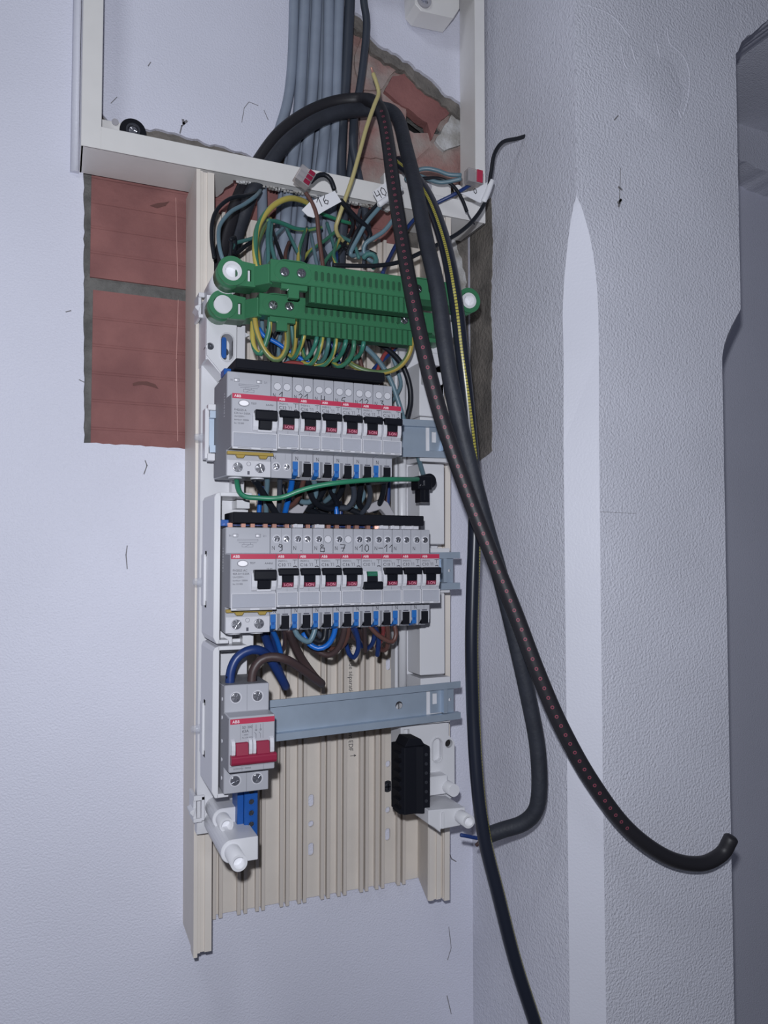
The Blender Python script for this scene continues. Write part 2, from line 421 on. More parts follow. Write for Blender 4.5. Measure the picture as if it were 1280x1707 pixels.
# pilaster: side face, stopped chamfers on both front corners, front face
YF = -195.; XP = 622.
def chl(z): return 0. if z > 322 else 22.5 if z < 215 else 22.5 * math.sin((322 - z) / 107 * math.pi / 2) ** .8
def chr_(z): return 0. if z > 244 else 26. if z < 188 else 26. * math.sin((244 - z) / 56 * math.pi / 2)
zs = [FLOOR, -700, -200, 100] + [185 + i * 4 for i in range(36)] + [330, 400, 520, 800, TOP]
pv, pf = [], []
for z in zs:
    a, b = max(chl(z), .01), max(chr_(z), .01)
    wob = lambda k: .9 * math.sin(z * .021 + k) + .5 * math.sin(z * .057 + 2 * k)
    pv += [(XR, 30, z), (XR, YF + a + wob(1) * (a > 1), z), (XR + a + wob(2) * (a > 1), YF, z), (XP - b, YF, z), (XP, YF + b, z), (XP, 300, z)]
for i in range(len(zs) - 1):
    for k in range(5): pf.append((i * 6 + k, i * 6 + k + 1, i * 6 + 7 + k, i * 6 + 6 + k))
mb = MB().add(pv, pf)
pil = single('wall_right', mb, 'paint_side', 'white roughcast pilaster with chamfered corners beside the panel', None, kind='structure')
# the chamfer strip is smoother paint
pil.data.materials.append(M['paint_smooth'])
for p in pil.data.polygons:
    n = p.normal
    if abs(abs(n.x) - abs(n.y)) < .25 and abs(n.x) > .3: p.material_index = 1
# bare render on the side face where a cover once sat, and chips
ed = jag([(-2, 382), (-49, 385), (-51, 330), (-46, 270), (-49, 210), (-45, 160), (-47, 110), (-20, 103), (-2, 101)], 1.3, 6)
part('bare_render', MB().prism(ed, XR - .8, XR + 4, 'x'), 'render', pil)
chip([(1034, 280), (1033, 318), (1032, 340)], .7, YF, pil); chip([(1030, 338), (1035, 333), (1031, 344)], 2.2, YF, pil)
chip([(1031, 312), (1036, 316)], 2.0, YF, pil); chip([(1024, 200), (1030, 193)], 1.2, YF, pil)
chip([(1018, 255), (1000, 853), (1060, 856)][1:], .3, YF, pil)
# scraped, re-plastered patch high on the front face
def blob(cx, cy, rx, ry, th, m, seedk):
    rnd = random.Random(seedk); n = 22; c = P(cx, cy, YF); pts = []
    for i in range(n):
        t = 2 * math.pi * i / n; k = 1 + rnd.uniform(-.12, .12)
        pts.append((c.x + rx * k * math.cos(t), c.z + ry * k * math.sin(t)))
    inner = [(c.x + (p[0] - c.x) * .78 + rnd.uniform(-1, 1), c.z + (p[1] - c.z) * .8 + rnd.uniform(-1, 1)) for p in pts]
    v = [(p[0], YF + .2, p[1]) for p in pts] + [(p[0], YF - th * rnd.uniform(.4, 1), p[1]) for p in inner]
    part('plaster_patch', MB().add(v, [(i, (i + 1) % n, n + (i + 1) % n, n + i) for i in range(n)] + [tuple(range(n, 2 * n))], True), m, pil)
blob(1093, 150, 36, 40, 1.0, 'paint_side', 3)
RIDGES = [[(1112, 45), (1117, 72), (1138, 92), (1149, 120), (1148, 160), (1140, 190)], [(1035, 75), (1042, 108), (1062, 140), (1078, 168), (1086, 180)],
          [(1052, 75), (1060, 102), (1074, 130), (1100, 132), (1120, 128)], [(1095, 72), (1100, 100), (1096, 128)], [(1118, 150), (1126, 172), (1136, 196)], [(980, 8), (1020, 26), (1050, 60)]]
# beam above, flaring off the pilaster to the right
beam = jag(px([(1221, 104), (1229, 84), (1236, 70), (1252, 56), (1270, 40), (1300, 22), (1420, -40)], YF), 1.5, 6)
b0 = px([(1420, -40)], YF)[0]; t0 = px([(1221, 104)], YF)[0]
mb = MB().prism(beam + [(b0[0] + 900, b0[1]), (b0[0] + 900, TOP), (t0[0] - 4, TOP)], YF - .05, 130, 'y')
single('wall_beam', mb, 'paint_side', 'rough white plaster beam running on from the top of the pilaster', None, kind='structure')
# wall beyond the pilaster
mb = MB().plate([(560, FLOOR), (2400, FLOOR), (2400, TOP), (560, TOP)], [], 120, 130)
far = single('wall_far_right', mb, 'paint', 'shaded grey-white wall beyond the pilaster', None, kind='structure')
led = jag(px([(1215, 262), (1238, 268), (1262, 279), (1300, 296), (1420, 340)], 70), 1.6, 7)
hi = px([(1420, -60), (1200, -60)], 70)
part('upper_plaster', MB().prism(led + hi, 70, 122, 'y'), 'paint_side', far)
led2 = jag(px([(1215, 276), (1240, 283), (1262, 294), (1300, 312), (1420, 356)], 104), .8, 7)
part('plaster_lip', MB().prism(led2 + px([(1420, 200), (1200, 200)], 104), 104, 122, 'y'), 'plaster_old', far)
mb = MB().box(-1300, 2400, -1800, 130, FLOOR - 40, FLOOR)
single('floor', mb, 'render', 'bare grey floor', None, kind='structure')

# ================================================================== TRUNKING AND FRAME
def rrect(cx, cz, hw, hh, r=None, n=5):
    r = min(hw, hh) if r is None else r; out = []
    for sx, sz, a0 in ((1, 1, 0), (-1, 1, 90), (-1, -1, 180), (1, -1, 270)):
        for i in range(n + 1):
            t = math.radians(a0 + 90 * i / n); out.append((cx + sx * (hw - r) + r * math.cos(t), cz + sz * (hh - r) + r * math.sin(t)))
    return out
GT, GB = 346., -341.
def splay(mb):
    """the cut length of trunking spreads a little towards its top"""
    mb.v = [(238 + (x - 238) * (1 + .034 * (z - 0) / 690.), y, z) for x, y, z in mb.v]; return mb
tr = thing('cable_trunking', 'cream plastic wall trunking with lengthwise ribs behind the breaker rows', 'trunking', (238, 0, GB))
slots = [rrect(238.3, z, 3.0, h) for z, h in ((-246, 6.2), (-269, 3.2), (-294, 6.4))] + \
        [rrect(323, z, 2.9, h) for z, h in ((-115, 6.2), (-218.5, 3.4), (-266, 3.2), (-291, 6.4), (62, 8), (40, 4))]
part('back_plate', splay(MB().plate([(116, GB), (360, GB), (360, 335), (116, 335)], slots, -4, -1.5)), 'trunk_pvc', tr)
lw = [(112, 0), (112, -60), (113, -62), (117.5, -62), (117.5, -60.4), (121.5, -60.4), (121.5, -62), (127.5, -62), (128, -58), (120, -8), (118, 0)]
part('side_wall', splay(MB().prism(lw, GB - 4, GT, 'z')), 'trunk_pvc', tr)
part('side_lip', splay(MB().box(111.4, 114.8, -64.6, -50, GB - 6, GT)), 'trunk_pvc', tr)
rw = [(364, 0), (364, -60), (363, -62), (357.8, -62), (357.8, -59.4), (355.6, -59.4), (355.6, -62), (351, -62), (351, -60.6), (347.6, -60.6), (347.6, -62), (343, -62), (342, -60), (358, -4), (358, 0)]
part('side_wall', splay(MB().prism(rw, GB + 2, GT, 'z')), 'trunk_pvc', tr)
part('side_lip', splay(MB().box(358.6, 364.4, -64.4, -50, GB + .5, GT)), 'trunk_pvc', tr)
for xr in (139.5, 145.7, 163.4, 169.7, 181.4, 187.3, 205.8, 211.8, 224.0, 229.6, 248.2, 254.5, 266.0, 272.4, 290.6, 296.5, 307.8, 314.5, 332.7, 338.9):
    sgn = 1
    part('rib', splay(MB().prism([(xr - 1.1, -4), (xr - 1.1, -9), (xr - 1.7, -9), (xr - 1.7, -11), (xr + 1.7, -11), (xr + 1.7, -9), (xr + 1.1, -9), (xr + 1.1, -4)], GB - 1, 335, 'z')), 'trunk_rib', tr)
sc = MB().cyl((321.5, -4, -241.5), 6, -.6, 'y', 24).cyl((321.5, -4.6, -241.5), 4.4, -1.6, 'y', 20, 3.6)
o = part('fixing_screw', sc, 'steel_dark', tr); part('screw_slot', MB().box(318.1, 324.9, -6.6, -6.2, -242.1, -240.9).box(320.9, 322.1, -6.6, -6.2, -245, -238), 'black_matte', o)
# lettering runs down the back plate
tx = MB(); R90 = -math.pi / 2
_tb = 'cloison de s\u00e9paration  compartiment EDF'; _tw = max(v[0] for v in text_geo(_tb, 'LEFT', 0.)[0])
tx.text(_tb, 278.6, -91., -4, 7.0, rot=R90, sx=110. / (_tw * 7.0))
part('printed_text', splay(tx), 'ink', tr)
ar = MB().ribbon([(280, -206), (286, -206)], -4, .5).ribbon([(286, -206), (284, -205)], -4, .5).ribbon([(286, -206), (284, -207)], -4, .5)
part('printed_arrow', ar, 'ink', tr)

# upper cover frame
FX0, FX1, FZ0, FZ1, FY = 13., 415., 353.5, 640., -52.
fr = thing('cover_frame', 'white plastic cover frame around the cable opening above the trunking', 'frame', ((FX0 + FX1) / 2, 0, FZ0))
def frame_bar(x0, x1, z0, z1, sidebox):
    b = MB().box(x0, x1, FY, FY + 2, z0, z1); b.box(*sidebox); return b
part('left_bar', frame_bar(FX0, FX0 + 16.5, FZ0, FZ1, (FX0, FX0 + 2.2, FY + 1, -.3, FZ0, FZ1)), 'frame_pvc', fr, .4)
rb = MB().box(FX1 - 12, FX1, FY, FY + 2, FZ0, FZ1)
rb.box(FX1 - 2.2, FX1, FY + 1, -.3, FZ0, FZ1)
o = part('right_bar', rb, 'frame_pvc', fr, .4)
for i, z in enumerate((389, 424, 441, 458, 475)):
    part('side_slot', MB().box(FX1 - 2.6, FX1 - 2.1, -40, -34, z - 1.6, z + 1.6), 'white_text', o)
part('bottom_bar', MB().box(FX0 + 16.2, FX1 - 11.7, FY, FY + 2, FZ0, FZ0 + 20), 'frame_pvc', fr, .4)
part('top_bar', frame_bar(FX0 + 16.2, FX1 - 11.7, FZ1 - 20, FZ1, (FX0 + 2, FX1 - 2, FY + 1, -.3, FZ1 - 2.2, FZ1)), 'frame_pvc', fr, .4)
# underside with the part that was cut away over the trunking
cut = jag([(330, -2), (326, -41), (290, -44), (240, -43.5), (190, -42.5), (148, -41), (140, -2)], 1.1, 4)
under = [(FX0, -.3), (FX0, FY + 1), (FX1, FY + 1), (FX1, -.3), (331, -.3)] + cut + [(139, -.3)]
def flat_z(poly, z0, z1):
    m = MB().plate(poly, [], z0, z1); m.v = [(x, z, y) for x, y, z in m.v]; return m
part('underside', flat_z(under, FZ0, FZ0 + 2.0), 'frame_pvc', fr)
rag = MB()
for i in range(60):
    x = 150 + i * 2.9; rag.box(x, x + random.uniform(1.5, 3.5), -43 + random.uniform(-1, 2), -40 + random.uniform(-1, 2), FZ0 - .6 - random.uniform(0, 1.2), FZ0 + .4)
part('ragged_edge', rag, 'plaster_old', fr, kind='stuff')
# corner brackets and screws
def bracket(pts, Y, th, name='corner_bracket'): return part(name, MB().prism(px(pts, Y), Y, Y + th, 'y'), 'frame_pvc', fr, .5)
bracket([(158, 196), (200, 204), (206, 214), (200, 232), (158, 226)], -30, 8)
part('bracket_screw', MB().cyl((P(192, 204, -30).x, -30, P(192, 204, -30).z), 3.0, -1.2, 'y', 18), 'ring_grey', fr)
kp = P(222, 216, -34)
k = part('knob', MB().cyl((kp.x, -12, kp.z), 12.5, -20, 'y', 32, 11.5), 'black_abs', fr, .5)
part('knob_ring', MB().pipe((kp.x, -30, kp.z), 6.2, 4.6, -4, 24, 3), 'steel_dark', k)
part('knob_screw', MB().screw(kp.x, -32, kp.z, 3.8), 'chrome', k)
bracket([(640, 288), (650, 286), (752, 306), (752, 340), (640, 330)], -36, 10)
sp = P(706, 311, -37); s_ = part('corner_screw', MB().pipe((sp.x, -36, sp.z), 7.6, 5.0, -5, 24, 3), 'ring_grey', fr); part('screw_head', MB().screw(sp.x, -37.5, sp.z, 4.2), 'chrome', s_)
sp = P(772, 325, -40); part('corner_post', MB().box(sp.x - 6, sp.x + 16, -40, -10, sp.z - 14, sp.z + 6).cyl((sp.x - 7, -40, sp.z + 4), 5, -2.5, 'y', 18), 'frame_pvc', fr, .4)
bracket([(690, -30), (766, -30), (766, 14), (756, 30), (702, 18), (692, 6)], -30, 26)
sp = P(707, 1, -31); s_ = part('corner_screw', MB().pipe((sp.x, -29, sp.z), 7.8, 4.8, -4, 24, 3), 'ring_grey', fr); part('screw_head', MB().screw(sp.x, -30.5, sp.z, 4.0), 'chrome', s_)

# ================================================================== DIN RAILS
RY = -114.
ROWS = {1: 102., 2: -19.5, 3: -141.}
def rail(zl, zr, label):
    t = thing('din_rail', label, 'rail', (231, RY, zr - 17.5), 'galvanised mounting rails')
    x0, x1 = 114.5, 348.5
    def zc(x): return zl + (zr - zl) * (x - x0) / (x1 - x0)
    # web with holes, two edge lips standing proud
    web = [(x0, zc(x0) - 12.5), (x1 - 4, zc(x1) - 12.5), (x1 - 4, zc(x1) + 12.5), (x0, zc(x0) + 12.5)]
    def circ(x, r): return [(x + r * math.cos(i * math.pi / 8), zc(x) + r * math.sin(i * math.pi / 8)) for i in range(16)]
    win = [(316, zc(316) - 11.6), (332.5, zc(332) - 11.6), (332.5, zc(332) + 11.6), (316, zc(316) + 11.6)]
    part('web', MB().plate(web, [circ(168, 3.6), circ(288.5, 3.6), circ(340.5, 1.5), win], RY + 6.4, RY + 7.4), 'zinc', t)
    for s in (1, -1):
        prof = [(RY + 7.4, 12.4), (RY + 1.2, 12.4), (RY + 1.2, 17.4), (RY, 17.4), (RY, 11.4), (RY + 6.4, 11.4)]
        b = MB()
        b.prism([(y, s * z) for y, z in prof], x0, x1, 'x')
        b.v = [(x, y, z + zc(x)) for x, y, z in b.v]
        part('lip', b, 'zinc', t)
    return t
rail(102., 108.8, 'galvanised steel mounting rail behind the upper row of breakers')
rail(-19.0, -14.6, 'galvanised steel mounting rail behind the long middle row of breakers')
rail(-141., -135.2, 'galvanised steel mounting rail with bare length beside the red main switch')

# ================================================================== UPRIGHTS THAT CARRY THE RAILS
def disc_poly(cx, cz, r, n=16): return [(cx + r * math.cos(2 * math.pi * i / n), cz + r * math.sin(2 * math.pi * i / n)) for i in range(n)]
ul = thing('rail_support', 'white moulded rail support upright along the left edge of the trunking', 'support', (125, -62, -236))
body = [(112.5, 219), (138, 219), (138, 152), (127, 152), (113, 168)]
part('head_plate', MB().plate(body, [disc_poly(115.8, 175.6, 3.1), rrect(129.7, 176, 5.0, 11.5)], -105, -102), 'white_abs', ul)
part('head_side', MB().box(112.5, 114.2, -102, -66, 165, 219), 'white_abs', ul)
sl = MB().box(113, 127, -103, -66, 0, 1.8); sl.v = [(x, y, z + 166.5 - (x - 113) * 1.1) for x, y, z in sl.v]
part('head_foot', sl, 'white_abs', ul)
part('bolt', MB().cyl((115.8, -92, 175.6), 3.4, -8, 'y', 18).box(117, 122, -103, -102, 174, 177), 'steel_dark', ul)
oc = part('oval_cup', MB().plate(rrect(129.7, 176, 5.6, 12.2), [], -88, -86), 'white_abs', ul)
part('oval_rim', MB().plate(rrect(129.7, 176, 5.9, 12.6), [rrect(129.7, 176, 5.0, 11.4)], -106.6, -90), 'white_abs', ul, .4)
part('blue_insert', MB().plate(rrect(126.9, 175, 1.9, 9.0), [], -107, -95), 'blue_abs', ul)
part('metal_insert', MB().cyl((129.6, -95, 174), 2.8, -4, 'y', 16), 'steel_dark', ul)
part('spine', MB().box(113, 145, -78, -66, -238, 222), 'white_abs', ul, .5)
part('spine_rib', MB().box(138, 149, -90, -76, -236, 218), 'white_abs', ul, .6)
for z in (195, 168, 160): part('prong', MB().prism([(149, z), (153, z - 2), (149, z - 4)], -90, -84, 'y'), 'white_abs', ul)
# posts; the upper pair carries the green terminal strips
def post(parent, x, z, y0, y1, r=6.2, hollow=True, arm=None):
    if arm:
        ax, ay0, ay1, ar = arm
        b = MB()
        sgn = 1 if ax > x else -1
        pts = [(ax, z + ar), (x, z + ar)] + [(x + sgn * -1 * ar * math.sin(math.radians(a)), z + ar * math.cos(math.radians(a))) for a in range(15, 180, 15)] + [(x, z - ar), (ax, z - ar)]
        b.prism(pts, ay0, ay1, 'y'); part('arm', b, 'white_abs', parent, .5)
    b = MB()
    if hollow: b.pipe((x, y0, z), r, r * .72, y1 - y0, 28, 9)
    else: b.cyl((x, y0, z), r, y1 - y0, 'y', 28)
    return part('post', b, 'white_abs', parent)
post(ul, 124.6, 226.1, -78, -150, 7.6, True)
post(ul, 122.4, 206, -78, -126, 7.4, False)
part('post_collar', MB().cyl((124.6, -84, 226.1), 11.2, -44, 'y', 28), 'white_abs', ul)
post(ul, 128.0, -215.8, -90, -129, 5.6, True, (146, -78, -112, 8.2))
post(ul, 127.9, -228.4, -100, -176, 6.2, True, (148, -78, -152, 9.0))
# side cheeks beside the middle and lower rows (channel with rounded corners)
def cheek(zt, zb, tw, bw):
    part('cheek_wall', MB().prism([(zt - 3, 0)] and [(113, zb + 5), (113, zt - 4), (114.5, zt - 1), (118, zt), (118, zb), (115.5, zb)], -92, -145, 'y'), 'white_abs', ul, .4)
    if tw: part('cheek_return', MB().box(117, tw, -96, -145, zt - 3.2, zt), 'white_abs', ul, .4)
    if bw: part('cheek_return', MB().box(117, bw, -96, -145, zb, zb + 3.0), 'white_abs', ul, .4)
cheek(49.5, -69.5, 143, 125)
cheek(-71.5, -188.5, 140, 126)
part('cheek_plate', MB().box(118, 150, -100, -97, -66, 46), 'white_abs', ul)
part('cheek_plate', MB().box(118, 150, -100, -97, -185, -75), 'white_abs', ul)
part('cheek_clip', MB().box(136, 147, -120, -98, 38.5, 45.5), 'white_abs', ul, .4)
# stepped bridge between the residual unit of the middle row and the cheek below
part('bridge_leg', MB().box(122, 131.5, -128, -100, -78, -56), 'white_abs', ul, .4); part('bridge_leg', MB().box(140, 149, -128, -100, -76, -56), 'white_abs', ul, .4)
part('bridge_bar', MB().box(131, 141, -118, -104, -72, -69), 'white_abs', ul, .3)
# side clips that hook on the trunking lip
def side_clip(z):
    m = MB().box(109, 111.5, -84, -62, z - 11, z + 11).box(109, 118, -86, -83, z + 7, z + 11).box(109, 116, -86, -83, z - 11, z - 8).box(115.5, 118, -86, -80, z - 10, z + 10)
    m.prism([(109, z - 6), (106, z - 3), (106, z - 1.5), (111, z + 1)], -86, -70, 'y')
    part('hook_clip', m, 'white_abs', ul, .3)
side_clip(216); side_clip(-214)
for z in (102., -19.5, -141.):
    part('rail_end_cap', MB().box(111.2, 114.6, -110, -98, z - 22, z + 20).box(113, 120, -113.4, -106, z + 18, z + 23).box(113, 119, -113.4, -106, z - 24, z - 18), 'white_abs', ul, .3)
    part('rail_pin', MB().cyl((104.5, -98, z - 3), 2.6, 9, 'x', 14, 3.8), 'clear', ul)

ur = thing('rail_support', 'white moulded rail support upright along the right edge of the trunking', 'support', (325, -62, -238))
part('spine', MB().box(299, 345, -75, -64, -150, 226), 'white_abs', ur, .6)
part('bead', MB().prism([(301.5, -75), (302.5, -78.5), (306, -80), (309.5, -78.5), (310.5, -75)], -150, 222, 'z', True), 'white_abs', ur)
part('raised_panel', MB().box(312, 338, -103, -75, -112, -36), 'white_abs', ur, .8)
part('raised_panel', MB().box(312, 338, -103, -75, 10, 86), 'white_abs', ur, .8)
part('raised_panel', MB().box(312, 338, -103, -75, 131, 182), 'white_abs', ur, .8)
hb = MB().box(313, 332, -112, -103, 160, 172).box(313, 330, -112, -103, 178, 190).prism([(318, 150), (336, 150), (338, 153), (338, 196), (335, 199), (318, 199)], -103, -96, 'y')
part('cable_guide', hb, 'white_abs', ur, 1.2, 2)
part('knob', MB().cyl((352, -96, 178), 4.2, -10, 'y', 18), 'black_abs', ur, .4)
em = MB(); [em.text(t_, 325, z_, -103, 5.4, 'CENTER', th=.25) for t_, z_ in (('H', -46), ('VADI', -54), ('OBEY', -63), ('1000', -72))]
part('embossed_text', em, 'white_abs', ur)
for z in (108.6, -14.6, -135.3):
    part('rail_rest', MB().box(311, 342, -106, -72, z - 21, z + 21), 'white_abs', ur, .5)
    s_ = part('rail_latch', MB().plate([(320, z - 11), (334, z - 11), (334, z + 11), (320, z + 11)], [[(322, z - 3), (327, z - 3), (327, z + 7), (322, z + 7)]], -108.2, -107), 'zinc', ur)
    part('latch_side', MB().box(331, 334.5, -114, -107, z - 11, z + 11), 'zinc', s_)
# foot plate with oval, key hole, posts
fp = [(296.5, -158), (345, -158), (345, -170), (353, -179), (353, -231), (301, -237), (296.5, -237)]
part('foot_plate', MB().plate(fp, [rrect(334, -184.5, 5, 11.2), disc_poly(347, -180, 4.0), rrect(302.5, -168, 3, 5.5, 1)], -93, -88), 'white_abs', ur, .0)
part('foot_block', MB().box(300, 350, -88, -62, -236, -160), 'white_abs', ur, .6)
part('oval_cup', MB().plate(rrect(334, -184.5, 5.7, 12), [rrect(334, -184.5, 4.8, 11)], -94.6, -89), 'white_abs', ur, .4)
part('key_hole', MB().cyl((347, -88.5, -180), 3.6, -.6, 'y', 18), 'cavity', ur)
part('post_block', MB().box(309, 338.1, -107, -88, -222, -205), 'white_abs', ur, .6)
post(ur, 338.1, -215.7, -92, -120, 5.6, False)
part('arm', MB().prism([(306, -238), (312, -242), (318, -247), (318, -244), (337, -243.5), (343, -240), (343, -228), (306, -226)], -88, -132, 'y'), 'white_abs', ur, .6)
part('arm_latch', MB().box(318.5, 320.5, -134, -131, -243, -229), 'white_abs', ur, .2)
post(ur, 337.6, -234.9, -120, -148, 5.8, True)
post(ur, 339.6, 230.2, -76, -150, 7.0, True)
post(ur, 340.4, 212.8, -76, -126, 6.8, True)
# ================================================================== TERMINAL BLOCKS
bt = thing('terminal_block', 'small bright blue neutral terminal block under the red main switch', 'terminal block', (148, -100, -234))
part('body', MB().prism([(-100, -192), (-100, -234), (-118, -234), (-124, -232), (-124, -192)], 143.5, 154.5, 'x'), 'blue_abs', bt, .6)
part('side_rail', MB().box(138.5, 143.6, -120, -100, -226, -192), 'blue_abs', bt, .5)
for z in (-192.5, -201, -210, -219, -228.5):
    s_ = part('terminal_hole', MB().pipe((149, -123, z), 2.9, 2.3, -2.2, 16, 1.2), 'blue_abs', bt); part('terminal_screw', MB().screw(149, -123.9, z, 2.2, 12), 'steel_dark', s_)
kt = thing('terminal_block', 'tall black earth terminal block with a serrated edge at lower right', 'terminal block', (297, -95, -233))
part('body', MB().prism([(286, -95), (286, -118), (288, -121), (300, -121), (304, -124), (311.5, -124), (311.5, -95)], -231, -172, 'z'), 'black_matte', kt, .5)
part('cap', MB().prism([(289, -172), (309, -172), (305, -166), (293, -165)], -119, -97, 'y'), 'black_matte', kt, .4)
for i in range(7):
    z = -177 - i * 8.2
    part('tooth', MB().prism([(286, z), (283.6, z - 1), (283.6, z - 4), (286, z - 5)], -118, -104, 'y'), 'black_matte', kt)
    part('contact', MB().cyl((307.6, -123.6, z - 2), 1.5, -.9, 'y', 10).box(306.7, 308.5, -124.9, -124.5, z - 2.2, z - 1.8), 'steel_dark', kt)
# green earth terminal strips
def green_strip(name, label, x0, z0l, z0r, yb, bx0, bx1, slots0, slots1, nslots, right_cap, open_end):
    """yb = plane of the end rings; the long bar stands 11 mm in front of it"""
    t = thing(name, label, 'terminal strip', (231, yb + 30, z0l - 14), 'green earth terminal strips')
    yf = yb - 11
    def zc(x): return z0l + (z0r - z0l) * (x - x0) / (339 - x0)
    def tilt(b):
        b.v = [(x, y, z + zc(x)) for x, y, z in b.v]; return b
    # end clamp: ring round the post, tongue with slot, step up to the bar
    ring = MB(); ring.pipe((x0, yb + 20, 0), 11.6, 7.9, -20, 30, 19.5); part('end_ring', tilt(ring), 'green_abs', t)
    part('ring_face', tilt(MB().plate(disc_poly(x0, 0, 11.8, 30), [disc_poly(x0, 0, 8.1, 30)], yb - .8, yb + .6)), 'green_abs', t)
    tg = MB().plate([(x0 + 6, 9.6), (x0 + 19, 8.2), (x0 + 19, -10.5), (x0 + 4, -10.8), (x0 + 9, -6), (x0 + 10.5, 0), (x0 + 9, 6)], [[(x0 + 12.6, -6.5), (x0 + 15.6, -6.5), (x0 + 15.6, 3), (x0 + 12.6, 3)]], yb + 1, yb + 5)
    part('tongue', tilt(tg), 'green_abs', t)
    part('tongue_back', tilt(MB().box(x0 + 4, x0 + 19, yb + 5, yb + 20, -10.5, 8)), 'green_dark', t)
    part('tongue_window', tilt(MB().box(x0 + 13.0, x0 + 14.6, yb + 1.6, yb + 4.8, -6.3, 2.4)), 'white_abs', t)
    sp_ = MB().prism([(x0 + 18, yb + 1), (bx0 - 1, yf + 2), (bx0 + 3, yf + 4), (bx0 + 3, yb + 14), (x0 + 18, yb + 20)], -9.5, 6.5, 'z')
    part('ramp', tilt(sp_), 'green_abs', t, .5)
    # main bar
    part('bar', tilt(MB().box(bx0, bx1, yf, yf + 14, -8.3, 10.0)), 'green_abs', t, .7)
    part('bar_shelf', tilt(MB().box(bx0 + 36, bx1 - 6, yf + 2, yf + 14, -13, -8)), 'green_dark', t, .3)
    # comb of wire entries under the bar
    n = nslots + 3; cx0 = slots0 - 5; cx1 = slots1 + 9
    for i in range(n):
        xa = cx0 + (cx1 - cx0) * i / n; wd = (cx1 - cx0) / n
        part('comb_tooth', tilt(MB().prism([(xa + .5, yf + 3), (xa + .9, yf + .6), (xa + wd - .9, yf + .6), (xa + wd - .5, yf + 3)], -21.5, -8.6, 'z')), 'green_abs', t)
    part('comb_back', tilt(MB().box(cx0, cx1, yf + 2.8, yf + 13, -21.3, -8.4)), 'green_dark', t)
    for i in range(nslots):
        xs = slots0 + (slots1 - slots0) * i / (nslots - 1)
        s_ = part('wire_slot', tilt(MB().plate(rrect(xs, 0.2, 1.9, 4.6), [rrect(xs, 0.2, 1.35, 4.0)], yf - .5, yf + .4)), 'green_abs', t)
        part('slot_hole', tilt(MB().plate(rrect(xs, 0.2, 1.4, 4.05), [], yf - .14, yf + .2)), 'green_dark', s_)
    for bx in (bx0 + 18.5, bx1 - 23):
        part('screw_surround', tilt(MB().plate(rrect(bx, 1.2, 16, 9.4), [rrect(bx, 1.2, 15.2, 8.6)], yf - .5, yf + .4)), 'green_abs', t)
        for dx in (-7, 7):
            s_ = part('terminal_screw', tilt(MB().cyl((bx + dx, yf - .1, .4 if dx < 0 else 1.0), 3.6, -.4, 'y', 18).screw(bx + dx, yf - .3, .4 if dx < 0 else 1.0, 3.2)), 'chrome', t)
            part('screw_seat', tilt(MB().cyl((bx + dx, yf, .4 if dx < 0 else 1.0), 4.1, -.25, 'y', 18)), 'green_dark', s_)
    part('hanger', tilt(MB().prism([(bx0 + 9, -8.6), (bx0 + 31, -8.6), (bx0 + 31, -13), (bx0 + 24, -13), (bx0 + 24, -20), (bx0 + 15, -20), (bx0 + 15, -13), (bx0 + 9, -13)], yf + .5, yf + 5, 'y')), 'green_abs', t, .3)
    part('far_ramp', tilt(MB().prism([(bx1 - 1, yf + 1), (328, yb + 1), (332, yb + 18), (bx1 - 1, yf + 14)], -9.5, 7, 'z')), 'green_abs', t, .5)
    if right_cap:
        ring = MB(); ring.pipe((339.4, yb + 20, 0), 11.2, 7.4, -20, 30, 19.5); part('end_ring', tilt(ring), 'green_abs', t)
        part('ring_face', tilt(MB().plate(disc_poly(339.4, 0, 11.4, 30), [disc_poly(339.4, 0, 7.6, 30)], yb - .8, yb + .6)), 'green_abs', t)
    else:
        part('end_block', tilt(MB().box(bx1 - 2, bx1 + 16, yb + 2, yb + 22, -13, 8)), 'green_abs', t, .6)
    return t
green_strip('earth_terminal_strip', 'upper green earth terminal strip with hollow white end posts', 124.6, 226.1, 230.3, -149, 153, 313, 191, 276, 17, True, True)
green_strip('earth_terminal_strip', 'lower green earth terminal strip with a closed white left post', 122.2, 206, 209.5, -125, 150, 311, 190, 281, 17, False, False)

